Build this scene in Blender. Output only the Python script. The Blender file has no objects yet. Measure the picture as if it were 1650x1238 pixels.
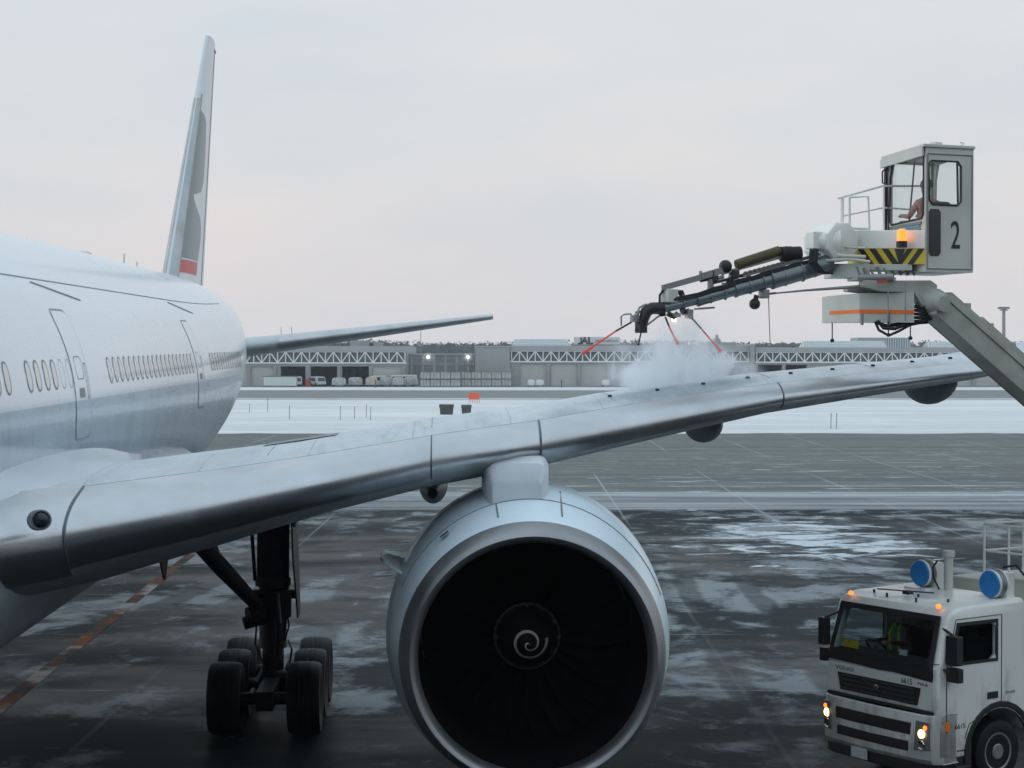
import bpy, bmesh, math, random
from mathutils import Vector, Matrix
random.seed(7)
R = math.radians; PI = math.pi
sc = bpy.context.scene
# ------------------------------------------------------------------ camera
CAMH = 6.8; F = 3000.0; HORIZ = 570.0
cam_d = bpy.data.cameras.new("camera"); cam = bpy.data.objects.new("camera", cam_d)
sc.collection.objects.link(cam); sc.camera = cam
PITCH = math.atan((619 - HORIZ) / F)
cam.location = (0, 0, CAMH); cam.rotation_euler = (PI/2 - PITCH, 0, 0)
cam_d.sensor_width = 36; cam_d.lens = F / 1650 * 36; cam_d.clip_end = 9000; cam_d.clip_start = .05
# ------------------------------------------------------------------ world
w = bpy.data.worlds.new("World"); sc.world = w; w.use_nodes = True
nt = w.node_tree; nt.nodes.clear()
def wn(t, **k):
    n = nt.nodes.new(t)
    for a, b in k.items(): setattr(n, a, b)
    return n
SUN_EL, SUN_ROT = R(16), R(-70)
out = wn('ShaderNodeOutputWorld'); bg = wn('ShaderNodeBackground')
sky = wn('ShaderNodeTexSky', sky_type='NISHITA'); sky.sun_disc = False
sky.sun_elevation = SUN_EL; sky.sun_rotation = SUN_ROT; sky.air_density = 1.5; sky.dust_density = 4
tc = wn('ShaderNodeTexCoord'); sep = wn('ShaderNodeSeparateXYZ'); nt.links.new(tc.outputs['Generated'], sep.inputs[0])
ramp = wn('ShaderNodeValToRGB'); cr = ramp.color_ramp
cr.elements[0].position = 0.0; cr.elements[0].color = (.745, .715, .722, 1)
cr.elements[1].position = 1.0; cr.elements[1].color = (.76, .92, 1.06, 1)
for p, c in ((.05, (.745, .725, .738)), (.11, (.725, .742, .765)), (.20, (.70, .755, .80)), (.5, (.74, .87, .98))):
    e = cr.elements.new(p); e.color = (*c, 1)
nt.links.new(sep.outputs['Z'], ramp.inputs[0])
mp = wn('ShaderNodeMapping'); mp.inputs['Scale'].default_value = (1, 1, 3.2)
nt.links.new(tc.outputs['Generated'], mp.inputs[0])
nz = wn('ShaderNodeTexNoise'); nz.inputs['Scale'].default_value = 4.2; nz.inputs['Detail'].default_value = 4; nz.inputs['Roughness'].default_value = .5
nt.links.new(mp.outputs[0], nz.inputs[0])
r2 = wn('ShaderNodeValToRGB'); r2.color_ramp.elements[0].position = .35; r2.color_ramp.elements[0].color = (.93, .965, .99, 1)
r2.color_ramp.elements[1].position = .68; r2.color_ramp.elements[1].color = (1.07, 1.025, 1.0, 1)
nt.links.new(nz.outputs['Fac'], r2.inputs[0])
mul = wn('ShaderNodeMix', data_type='RGBA', blend_type='MULTIPLY'); mul.inputs[0].default_value = 1
nt.links.new(ramp.outputs[0], mul.inputs[6]); nt.links.new(r2.outputs[0], mul.inputs[7])
sm = wn('ShaderNodeMix', data_type='RGBA', blend_type='MULTIPLY'); sm.inputs[0].default_value = 1
sm.inputs[7].default_value = (.1, .1, .1, 1); nt.links.new(sky.outputs[0], sm.inputs[6])
mx = wn('ShaderNodeMix', data_type='RGBA'); mx.inputs[0].default_value = .97   # cloud cover over the clear sky
nt.links.new(sm.outputs[2], mx.inputs[6]); nt.links.new(mul.outputs[2], mx.inputs[7])
nt.links.new(mx.outputs[2], bg.inputs[0]); bg.inputs[1].default_value = 1.0
nt.links.new(bg.outputs[0], out.inputs[0])
sun_d = bpy.data.lights.new("sun", 'SUN'); sun = bpy.data.objects.new("sun", sun_d); sc.collection.objects.link(sun)
sun_d.energy = .5; sun_d.angle = R(25); sun_d.color = (1, .93, .86)
sdir = Vector((math.sin(SUN_ROT) * math.cos(SUN_EL), math.cos(SUN_ROT) * math.cos(SUN_EL), math.sin(SUN_EL)))
sun.rotation_euler = (-sdir).to_track_quat('-Z', 'Y').to_euler()
sc.view_settings.view_transform = 'Standard'; sc.view_settings.look = 'None'
sc.view_settings.exposure = 0; sc.view_settings.gamma = 1
sc.render.engine = 'CYCLES'
sc.cycles.volume_step_rate = 1.0; sc.cycles.max_bounces = 12; sc.cycles.volume_bounces = 9
# ------------------------------------------------------------------ helpers
def tag(o, label=None, cat=None, group=None, kind=None):
    if label: o['label'] = label
    if cat: o['category'] = cat
    if group: o['group'] = group
    if kind: o['kind'] = kind
    return o
def thing(name, label, cat, loc=(0, 0, 0), rz=0, group=None):
    o = bpy.data.objects.new(name, None); sc.collection.objects.link(o)
    o.location = loc; o.rotation_euler = (0, 0, rz); o.empty_display_size = .3
    return tag(o, label, cat, group)
def copy_tree(o, loc=None, rz=None, label=None, parent=None):
    c = o.copy(); sc.collection.objects.link(c)
    if parent: c.parent = parent
    if loc: c.location = loc
    if rz is not None: c.rotation_euler = (0, 0, rz)
    if label: c['label'] = label
    for ch in list(o.children): copy_tree(ch, parent=c)
    return c
def ray(px, py):
    v = Vector(((px - 825) / F, 1.0, -(py - 619) / F))
    return Matrix.Rotation(-PITCH, 3, 'X') @ v
def W(px, py, d):
    v = ray(px, py); return Vector((v.x / v.y * d, d, CAMH + v.z / v.y * d))
class MB:
    def __init__(s): s.v = []; s.f = []; s.m = []
    def add(s, vs, fs, mi=0):
        b = len(s.v); s.v += [Vector(p) for p in vs]; s.f += [tuple(b + i for i in f) for f in fs]; s.m += [mi] * len(fs); return s
    def hexa(s, p, mi=0):   # p: 4 bottom, 4 top (same order)
        return s.add(p, [(3, 2, 1, 0), (4, 5, 6, 7), (0, 1, 5, 4), (1, 2, 6, 5), (2, 3, 7, 6), (3, 0, 4, 7)], mi)
    def box(s, c, d, M=None, mi=0):
        x, y, z = c; a, b, e = d[0] / 2, d[1] / 2, d[2] / 2
        p = [Vector((x + i * a, y + j * b, z + k * e)) for k in (-1, 1) for i, j in ((-1, -1), (1, -1), (1, 1), (-1, 1))]
        if M: p = [M @ q for q in p]
        return s.hexa(p, mi)
    def bb(s, a, b, mi=0):
        return s.box([(a[i] + b[i]) / 2 for i in range(3)], [abs(b[i] - a[i]) for i in range(3)], None, mi)
    def rings(s, rs, cap0=True, cap1=True, closed=True, mi=0):
        n = len(rs[0]); vs = [p for r in rs for p in r]; fs = []
        for i in range(len(rs) - 1):
            for j in range(n if closed else n - 1):
                k = (j + 1) % n
                fs.append((i * n + j, i * n + k, (i + 1) * n + k, (i + 1) * n + j))
        if cap0 and closed: fs.append(tuple(reversed(range(n))))
        if cap1 and closed: fs.append(tuple((len(rs) - 1) * n + j for j in range(n)))
        return s.add(vs, fs, mi)
    def tube(s, pts, rad, n=12, mi=0, caps=True):
        pts = [Vector(p) for p in pts]
        if not hasattr(rad, '__len__'): rad = [rad] * len(pts)
        rs = []; up = None
        for i, p in enumerate(pts):
            t = (pts[min(i + 1, len(pts) - 1)] - pts[max(i - 1, 0)]).normalized()
            if up is None:
                up = Vector((0, 0, 1)) if abs(t.z) < .9 else Vector((1, 0, 0))
            a = t.cross(up).normalized(); b = a.cross(t).normalized(); up = b
            rs.append([p + (a * math.cos(2 * PI * k / n) + b * math.sin(2 * PI * k / n)) * rad[i] for k in range(n)])
        return s.rings(rs, caps, caps, True, mi)
    def beam(s, a, b, wd, ht, up=(0, 0, 1), mi=0, w2=None, h2=None):
        a = Vector(a); b = Vector(b); t = (b - a).normalized(); x = t.cross(Vector(up)).normalized(); u = x.cross(t)
        w2 = w2 or wd; h2 = h2 or ht
        q = lambda c, ww, hh: [c + x * i * ww / 2 + u * j * hh / 2 for i, j in ((-1, -1), (1, -1), (1, 1), (-1, 1))]
        return s.hexa(q(a, wd, ht) + q(b, w2, h2), mi)
    def lathe(s, prof, c, axis=(0, 1, 0), n=48, mi=0, closed=False):   # prof: (dist along axis, radius)
        ax = Vector(axis).normalized(); u = ax.cross(Vector((0, 0, 1)))
        if u.length < .1: u = Vector((1, 0, 0))
        u.normalize(); v = ax.cross(u); c = Vector(c)
        rs = [[c + ax * h + (u * math.cos(2 * PI * k / n) + v * math.sin(2 * PI * k / n)) * r for k in range(n)] for h, r in prof]
        if closed: rs.append(rs[0])
        return s.rings(rs, not closed and prof[0][1] > .001, not closed and prof[-1][1] > .001, True, mi)
    def prism(s, poly, d, mi=0):   # poly: 3D points, d: extrusion vector
        poly = [Vector(p) for p in poly]; d = Vector(d); n = len(poly)
        return s.add(poly + [p + d for p in poly], [tuple(range(n)), tuple(reversed(range(n, 2 * n)))] + [(j, (j + 1) % n, n + (j + 1) % n, n + j) for j in range(n)], mi)
    def ball(s, c, r, n=14, mi=0, sc_=(1, 1, 1)):
        prof = []; c = Vector(c); rs = []
        for i in range(1, n // 2 + 1):
            t = PI * i / (n // 2 + 1)
            rs.append([c + Vector((r * sc_[0] * math.sin(t) * math.cos(2 * PI * k / n), r * sc_[1] * math.sin(t) * math.sin(2 * PI * k / n), r * sc_[2] * math.cos(t))) for k in range(n)])
        return s.rings(rs, mi=mi)
    def build(s, name, mat, parent=None, smooth=30, bevel=0, world=False, seg=2):
        me = bpy.data.meshes.new(name)
        vs = s.v
        if world and parent:
            r = parent
            while r.parent: r = r.parent
            M = Matrix.LocRotScale(r.location, r.rotation_euler, r.scale).inverted(); vs = [M @ v for v in vs]
        me.from_pydata([tuple(v) for v in vs], [], s.f)
        mats = mat if isinstance(mat, (list, tuple)) else [mat]
        for m in mats: me.materials.append(m)
        for p, i in zip(me.polygons, s.m): p.material_index = i
        bm = bmesh.new(); bm.from_mesh(me); bmesh.ops.remove_doubles(bm, verts=bm.verts, dist=1e-5)
        bmesh.ops.recalc_face_normals(bm, faces=bm.faces); bm.to_mesh(me); bm.free()
        if smooth:
            me.shade_smooth(); me.set_sharp_from_angle(angle=R(smooth))
        o = bpy.data.objects.new(name, me); sc.collection.objects.link(o)
        if parent: o.parent = parent
        if bevel:
            b = o.modifiers.new('bevel', 'BEVEL'); b.width = bevel; b.segments = seg; b.limit_method = 'ANGLE'; b.angle_limit = R(40); b.harden_normals = True
        return o
def bake(o, name=None):
    dg = bpy.context.evaluated_depsgraph_get(); dg.update()
    me = bpy.data.meshes.new_from_object(o.evaluated_get(dg)); o.modifiers.clear(); old = o.data; o.data = me
    return o
def cut(o, cutters):
    par = o.parent; o.parent = None
    for c in cutters:
        m = o.modifiers.new('b', 'BOOLEAN'); m.operation = 'DIFFERENCE'; m.object = c; m.solver = 'EXACT'
    bake(o)
    for c in cutters: bpy.data.objects.remove(c)
    o.parent = par
    o.data.shade_smooth(); o.data.set_sharp_from_angle(angle=R(30))
    return o
def text(name, s, size, M, mat, parent, ext=.004, sx=1.0, bold=0, label=None, align='CENTER', world=False):
    c = bpy.data.curves.new(name, 'FONT'); c.body = s; c.size = size; c.extrude = ext; c.offset = bold; c.align_x = align; c.align_y = 'CENTER'
    o = bpy.data.objects.new(name, c); sc.collection.objects.link(o)
    dg = bpy.context.evaluated_depsgraph_get(); dg.update()
    me = bpy.data.meshes.new_from_object(o.evaluated_get(dg)); bpy.data.objects.remove(o)
    M = M @ Matrix.Diagonal((sx, 1, 1, 1))
    if world:
        r = parent
        while r.parent: r = r.parent
        M = Matrix.LocRotScale(r.location, r.rotation_euler, r.scale).inverted() @ M
    me.transform(M); me.materials.clear(); me.materials.append(mat)
    o = bpy.data.objects.new(name, me); sc.collection.objects.link(o)
    if parent: o.parent = parent
    if label: o['label'] = label
    return o
def basis(X, Y, loc):
    X = Vector(X).normalized(); Y = Vector(Y).normalized(); Z = X.cross(Y); M = Matrix((X, Y, Z)).transposed().to_4x4(); M.translation = Vector(loc); return M
# ------------------------------------------------------------------ materials
def mat(name, col, rough=.5, metal=0, var=0.0, vs=3.0, bump=0.0, bs=40, spec=.5, coat=0, emit=None, es=0, rvar=0, stretch=(1, 1, 1), coords='Object'):
    m = bpy.data.materials.new(name); m.use_nodes = True; t = m.node_tree; p = t.nodes['Principled BSDF']
    p.inputs['Base Color'].default_value = (*col, 1); p.inputs['Roughness'].default_value = rough; p.inputs['Metallic'].default_value = metal
    p.inputs['Specular IOR Level'].default_value = spec; p.inputs['Coat Weight'].default_value = coat; p.inputs['Coat Roughness'].default_value = .08
    if emit: p.inputs['Emission Color'].default_value = (*emit, 1); p.inputs['Emission Strength'].default_value = es
    tcn = t.nodes.new('ShaderNodeTexCoord'); mpn = t.nodes.new('ShaderNodeMapping'); mpn.inputs['Scale'].default_value = stretch
    t.links.new(tcn.outputs[coords], mpn.inputs[0])
    n = t.nodes.new('ShaderNodeTexNoise'); n.inputs['Scale'].default_value = vs; n.inputs['Detail'].default_value = 6; n.inputs['Roughness'].default_value = .6
    t.links.new(mpn.outputs[0], n.inputs[0])
    if var:
        r = t.nodes.new('ShaderNodeValToRGB'); r.color_ramp.elements[0].position = .3; r.color_ramp.elements[1].position = .7
        r.color_ramp.elements[0].color = (*[c * (1 - var) for c in col], 1); r.color_ramp.elements[1].color = (*[min(1, c * (1 + var * .6)) for c in col], 1)
        t.links.new(n.outputs['Fac'], r.inputs[0]); t.links.new(r.outputs[0], p.inputs['Base Color'])
    if rvar:
        q = t.nodes.new('ShaderNodeMapRange'); q.inputs[1].default_value = .3; q.inputs[2].default_value = .7
        q.inputs[3].default_value = max(0.02, rough - rvar); q.inputs[4].default_value = rough + rvar
        t.links.new(n.outputs['Fac'], q.inputs[0]); t.links.new(q.outputs[0], p.inputs['Roughness'])
    if bump:
        n2 = t.nodes.new('ShaderNodeTexNoise'); n2.inputs['Scale'].default_value = bs; n2.inputs['Detail'].default_value = 4
        t.links.new(mpn.outputs[0], n2.inputs[0]); b = t.nodes.new('ShaderNodeBump'); b.inputs['Strength'].default_value = bump; b.inputs['Distance'].default_value = .02
        t.links.new(n2.outputs['Fac'], b.inputs['Height']); t.links.new(b.outputs[0], p.inputs['Normal'])
    return m
class NG:   # tiny node graph helper on an existing material
    def __init__(s, m): s.t = m.node_tree; s.p = s.t.nodes['Principled BSDF']
    def n(s, ty, ins=None, **k):
        x = s.t.nodes.new(ty)
        for a, b in k.items(): setattr(x, a, b)
        for a, b in (ins or {}).items():
            if isinstance(b, bpy.types.NodeSocket): s.t.links.new(b, x.inputs[a])
            else: x.inputs[a].default_value = b
        return x
    def math(s, op, a, b=0.0, c=0.0, clamp=False):
        x = s.n('ShaderNodeMath', {0: a, 1: b, 2: c}, operation=op); x.use_clamp = clamp; return x.outputs[0]
    def mix(s, f, a, b, bt='MIX'):
        x = s.n('ShaderNodeMix', {0: f, 6: a, 7: b}, data_type='RGBA', blend_type=bt); return x.outputs[2]
    def rng(s, v, a, b, c=0.0, d=1.0, smooth=False):
        x = s.n('ShaderNodeMapRange', {0: v, 1: a, 2: b, 3: c, 4: d}); x.interpolation_type = 'SMOOTHSTEP' if smooth else 'LINEAR'; return x.outputs[0]
    def noise(s, vec, sc_, det=5, rough=.55, stretch=None, loc=(0, 0, 0), dist=0):
        if stretch: vec = s.n('ShaderNodeMapping', {0: vec, 'Scale': stretch, 'Location': loc}).outputs[0]
        return s.n('ShaderNodeTexNoise', {0: vec, 'Scale': sc_, 'Detail': det, 'Roughness': rough, 'Distortion': dist}).outputs['Fac']
    def link(s, a, b): s.t.links.new(a, b)
def glass(name, tint=(.8, .88, .88), refl=.0, ior=1.5):
    m = bpy.data.materials.new(name); m.use_nodes = True; t = m.node_tree; t.nodes.clear()
    o = t.nodes.new('ShaderNodeOutputMaterial'); tr = t.nodes.new('ShaderNodeBsdfTransparent'); tr.inputs[0].default_value = (*tint, 1)
    gl = t.nodes.new('ShaderNodeBsdfGlossy'); gl.inputs['Roughness'].default_value = .03
    ge = t.nodes.new('ShaderNodeNewGeometry'); dt = t.nodes.new('ShaderNodeVectorMath'); dt.operation = 'DOT_PRODUCT'; t.links.new(ge.outputs['Normal'], dt.inputs[0]); t.links.new(ge.outputs['Incoming'], dt.inputs[1])
    prev = dt.outputs['Value']; f0 = ((ior - 1) / (ior + 1)) ** 2 + refl
    for op, v1, rev in (('ABSOLUTE', 0, 0), ('SUBTRACT', 1.0, 1), ('POWER', 5.0, 0), ('MULTIPLY', 1 - f0, 0), ('ADD', f0, 0)):
        ad = t.nodes.new('ShaderNodeMath'); ad.operation = op; ad.use_clamp = op == 'SUBTRACT'
        if rev: ad.inputs[0].default_value = v1; t.links.new(prev, ad.inputs[1])
        else: ad.inputs[1].default_value = v1; t.links.new(prev, ad.inputs[0])
        prev = ad.outputs[0]
    mx = t.nodes.new('ShaderNodeMixShader'); t.links.new(ad.outputs[0], mx.inputs[0]); t.links.new(tr.outputs[0], mx.inputs[1]); t.links.new(gl.outputs[0], mx.inputs[2])
    t.links.new(mx.outputs[0], o.inputs[0]); return m
# ------------------------------------------------------------------ ground
def snow_mat():
    m = mat('snow', (.66, .74, .80), .85); g = NG(m)
    co = g.n('ShaderNodeTexCoord').outputs['Object']; xyz = g.n('ShaderNodeSeparateXYZ', {0: co}); Y = xyz.outputs[1]; X = xyz.outputs[0]
    a = g.noise(co, 1.0, 6, .6, (.03, .10, 1)); b = g.noise(co, 1.0, 5, .65, (.16, .9, 1), (3, 8, 0))
    near = g.math('MULTIPLY', g.rng(Y, 159, 166, 0, 1), g.rng(Y, 172, 200, 1, 0))
    band = g.math('ADD', near, g.math('MULTIPLY', g.rng(Y, 262, 276), g.rng(Y, 279, 280, 1, 0)))
    t = g.math('ADD', g.math('MULTIPLY', b, .75), g.math('MULTIPLY', band, .13))
    f = g.rng(t, .53, .60, 0, .55, True)
    f0 = g.rng(a, .42, .66, 0, 1, True)
    col = g.mix(f0, (.62, .645, .65, 1), (.74, .755, .755, 1))
    col = g.mix(f, col, (.22, .23, .22, 1))
    g.link(col, g.p.inputs['Base Color']); return m
def apron_mat():
    m = mat('apron_surface', (.06, .07, .07), .5, spec=.35); g = NG(m)
    co = g.n('ShaderNodeTexCoord').outputs['Object']; s = g.n('ShaderNodeSeparateXYZ', {0: co}); X, Y = s.outputs[0], s.outputs[1]
    wob = g.noise(co, 1.0, 4, .6, (.05, .05, 1)); Yw = g.math('ADD', Y, g.math('MULTIPLY', g.math('SUBTRACT', wob, .5), 6.0))
    fine = g.noise(co, 9.0, 6, .7); mid = g.noise(co, .35, 6, .6)
    far = g.mix(mid, (.135, .148, .138, 1), (.20, .212, .20, 1)); far = g.mix(g.math('MULTIPLY', fine, .35), far, (.24, .255, .25, 1))
    tyre = g.noise(co, 1.0, 4, .55, (.012, .55, 1), (7, 1, 0))
    far = g.mix(g.rng(tyre, .45, .62, 0, .45, True), far, (.095, .105, .10, 1))
    # wind-drawn snow dashes on the far part
    dash = g.noise(co, 1.0, 4, .6, (.26, 1.5, 1), (11, 3, 0)); dd = g.rng(dash, .62, .635, 0, .95, True)
    far = g.mix(g.math('MULTIPLY', dd, g.rng(Y, 150, 110, .25, 1)), far, (.50, .57, .61, 1))
    # near part: wet dark pavement with thin slush
    wet = g.noise(co, 1.0, 5, .6, (.10, .20, 1), (2, 5, 0)); 
    p1 = g.noise(co, 1.0, 6, .58, (.24, .20, 1), (5, 2, 0), .6); p2_ = g.noise(co, 1.0, 6, .68, (.55, .38, 1), (1, 9, 0), .8)
    mxp = g.math('ADD', g.math('MULTIPLY', p1, .6), g.math('MULTIPLY', p2_, .4))
    mxp = g.math('ADD', mxp, g.rng(Y, 36, 31, 0, -.05)) 
    gr_ = g.noise(co, 2.2, 7, .75, (.8, 1, 1)); mxp = g.math('ADD', mxp, g.math('MULTIPLY', g.math('SUBTRACT', gr_, .5), .16)); slush = g.rng(mxp, .478, .585, 0, 1, True)
    wx = g.math('MULTIPLY', g.math('SUBTRACT', g.noise(co, 1.0, 2, .5, (.03, .03, 1), (6, 6, 0)), .5), 3.0); trk_ = None
    rag = g.math('MULTIPLY', g.math('SUBTRACT', g.noise(co, 1.0, 5, .7, (1.2, .9, 1), (2, 2, 0)), .5), .5)
    for x0, sl, w_ in ((-3.0, -.030, .30), (-4.9, -.030, .30), (3.4, .03, .22), (5.3, .03, .22), (-14.5, .10, .3), (-12.6, .10, .3), (-26, .42, .32), (-24, .42, .32)):
        dx = g.math('ABSOLUTE', g.math('ADD', g.math('SUBTRACT', g.math('SUBTRACT', X, x0), g.math('MULTIPLY', Y, sl)), g.math('ADD', wx, rag))); bnd = g.rng(dx, w_, w_ + .22, 1, 0, True); trk_ = bnd if trk_ is None else g.math('MAXIMUM', trk_, bnd)
    slush = g.math('MULTIPLY', slush, g.math('SUBTRACT', 1.0, g.math('MULTIPLY', trk_, .6)))
    nearc = g.mix(wet, (.008, .013, .015, 1), (.028, .038, .042, 1)); nearc = g.mix(g.math('MULTIPLY', fine, .18), nearc, (.065, .075, .08, 1))
    nearc = g.mix(g.math('MULTIPLY', slush, .85), nearc, (.285, .315, .33, 1))
    # bright streaks right of the engine
    gx = g.math('SUBTRACT', X, 10.6); gy = g.math('SUBTRACT', Y, 68)
    gg = g.math('ADD', g.math('MULTIPLY', g.math('MULTIPLY', gx, gx), .05), g.math('MULTIPLY', g.math('MULTIPLY', gy, gy), .009))
    ge = g.rng(gg, 0.0, 1.5, .20, 0.0)
    st = g.noise(co, 1.0, 7, .68, (.36, .55, 1), (4, 4, 0), .7); ss = g.rng(g.math('ADD', st, ge), .63, .72, 0, 1, True)
    nearc = g.mix(g.math('MULTIPLY', ss, g.rng(Y, 45, 58)), nearc, (.55, .62, .66, 1))
    strip = g.mix(g.rng(g.noise(co, 1.0, 6, .68, (.05, .8, 1)), .35, .65), (.13, .145, .15, 1), (.36, .385, .40, 1))
    k1 = g.rng(Yw, 80.2, 81.6, 0, 1, True); k2 = g.rng(g.math('ADD', g.math('MULTIPLY', Yw, .15), g.math('MULTIPLY', Y, .85)), 88.6, 89.0, 0, 1, True)
    col = g.mix(k1, nearc, strip); 
    Yl = g.math('ADD', g.math('MULTIPLY', Yw, .12), g.math('MULTIPLY', Y, .88))
    line = g.math('MULTIPLY', g.rng(Yl, 88.2, 88.8), g.rng(Yl, 91.2, 91.7, 1, 0)); brk = g.math('MULTIPLY', g.rng(tyre, .42, .58, .15, .8), g.rng(g.noise(co, 1.0, 6, .7, (.3, 1.5, 1)), .35, .6, .5, 1))
    col = g.mix(k2, col, far)
    col = g.mix(g.math('MULTIPLY', line, brk), col, (.55, .62, .66, 1))
    l2 = g.math('MULTIPLY', g.rng(Yl, 95.2, 95.4), g.rng(Yl, 95.7, 95.9, .7, 0)); col = g.mix(g.math('MULTIPLY', l2, g.rng(dash, .4, .6)), col, (.6, .66, .7, 1))
    # slab joints filled with snow
    fr = g.math('FRACT', g.math('DIVIDE', g.math('ADD', X, 600 - 6.85 + g_off), 6.1)); jd = g.math('MULTIPLY', g.math('MINIMUM', fr, g.math('SUBTRACT', 1.0, fr)), 6.1)
    jn = g.rng(g.noise(co, 1.0, 3, .6, (.5, .12, 1)), .42, .6, 0, 1)
    jj = g.math('MULTIPLY', g.rng(jd, .03, .07, 1, 0), g.math('MULTIPLY', g.rng(g.noise(co, 1.0, 3, .6, (.5, .05, 1), (9, 9, 0)), .45, .6, 0, 1), g.rng(Y, 60, 95, .10, .5)))
    frY = g.math('FRACT', g.math('DIVIDE', Y, 7.5)); jy = g.math('MULTIPLY', g.math('MINIMUM', frY, g.math('SUBTRACT', 1.0, frY)), 7.5)
    jj = g.math('MAXIMUM', jj, g.math('MULTIPLY', g.rng(jy, .02, .05, .4, 0), g.math('MULTIPLY', jn, g.rng(Y, 70, 50))))
    col = g.mix(jj, col, (.45, .50, .53, 1))
    edge = g.math('ADD', Y, g.math('MULTIPLY', g.math('SUBTRACT', g.noise(co, 1.0, 6, .7, (.12, .35, 1), (3, 3, 0)), .5), 13.0)); col = g.mix(g.rng(edge, 157.5, 159.5, 0, .95, True), col, (.62, .64, .64, 1))
    g.link(col, g.p.inputs['Base Color'])
    rw = g.rng(wet, .38, .6, .3, .55, True); rn = g.math('ADD', rw, g.math('MULTIPLY', slush, .35))
    ro = g.n('ShaderNodeMix', {0: g.rng(Y, 70, 90), 2: rn, 3: .85}, data_type='FLOAT').outputs[0]; g.link(ro, g.p.inputs['Roughness'])
    g.link(g.math('ADD', g.rng(Y, 60, 95, .010, .02), g.math('MULTIPLY', slush, g.rng(Y, 60, 90, .03, 0))), g.p.inputs['Specular IOR Level'])
    b = g.n('ShaderNodeBump', {'Height': g.math('ADD', fine, g.math('MULTIPLY', slush, .5)), 'Strength': .25, 'Distance': .02}); g.link(b.outputs[0], g.p.inputs['Normal'])
    return m
g_off = 0.0
M_snow = snow_mat(); M_apron = apron_mat()
def sheet(name, x0, x1, y0, y1, z, m, kind='structure', n=(1, 1)):
    b = MB(); vs = []; fs = []
    for i in range(n[0] + 1):
        for j in range(n[1] + 1): vs.append((x0 + (x1 - x0) * i / n[0], y0 + (y1 - y0) * j / n[1], z))
    for i in range(n[0]):
        for j in range(n[1]):
            a = i * (n[1] + 1) + j; fs.append((a, a + n[1] + 1, a + n[1] + 2, a + 1))
    b.add(vs, fs); o = b.build(name, m, smooth=0); return tag(o, kind=kind)
tag(sheet('ground', -4000, 4000, -1500, 6000, -.08, M_snow), 'flat snow covered field reaching to the wood')
tag(sheet('apron', -400, 400, -60, 160, 0, M_apron), 'wet dark apron with streaks of slush')
M_taxi = mat('taxiway_asphalt', (.22, .23, .228), .85, var=.25, vs=.3, stretch=(.2, 1, 1), spec=.1)
g = NG(M_taxi); co = g.n('ShaderNodeTexCoord').outputs['Object']; Y_ = g.n('ShaderNodeSeparateXYZ', {0: co}).outputs[1]; nz_ = g.math('MULTIPLY', g.math('SUBTRACT', g.noise(co, 1.0, 6, .7, (.05, .16, 1)), .5), 26.0); Yd = g.math('ADD', Y_, nz_)
kk_ = g.math('MAXIMUM', g.rng(Yd, 286, 282), g.rng(Yd, 345, 349)); base_ = g.mix(g.noise(co, 1.0, 5, .6, (.03, .35, 1)), (.17, .18, .18, 1), (.27, .28, .275, 1)); g.link(g.mix(kk_, base_, (.60, .63, .64, 1)), g.p.inputs['Base Color'])
tag(sheet('taxiway', -900, 900, 279, 352, -.03, M_taxi), 'cleared grey taxiway across the snow')
tag(sheet('yard', -900, 900, 383, 560, -.03, mat('yard_asphalt', (.24, .245, .245), .8, var=.3, vs=.2)), 'grey yard before the cargo sheds')
# orange stand guide line (follows the aircraft axis)
YAW = math.atan((825 - 712) / F)
M_line = mat('worn_orange_paint', (.28, .10, .045), .7, spec=.02); g = NG(M_line)
co = g.n('ShaderNodeTexCoord').outputs['Object']; nn = g.noise(co, 1.2, 7, .7, (.8, .35, 1)); c_ = g.mix(g.rng(nn, .40, .54), (.20, .072, .038, 1), (.055, .05, .05, 1)); c_ = g.mix(g.rng(g.noise(co, .45, 5, .6, None), .52, .62), c_, (.30, .30, .29, 1)); g.link(c_, g.p.inputs['Base Color'])
def axp(y, off): return Vector((-8.5 * math.cos(YAW) - y * math.sin(YAW) + off, y, .006))
b = MB(); b.add([axp(-20, -.17), axp(-20, .17), axp(63, .17), axp(63, -.17)], [(0, 1, 2, 3)]); tag(b.build('guide_line', M_line, smooth=0), 'worn orange guide line under the airliner', kind='structure')
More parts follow.
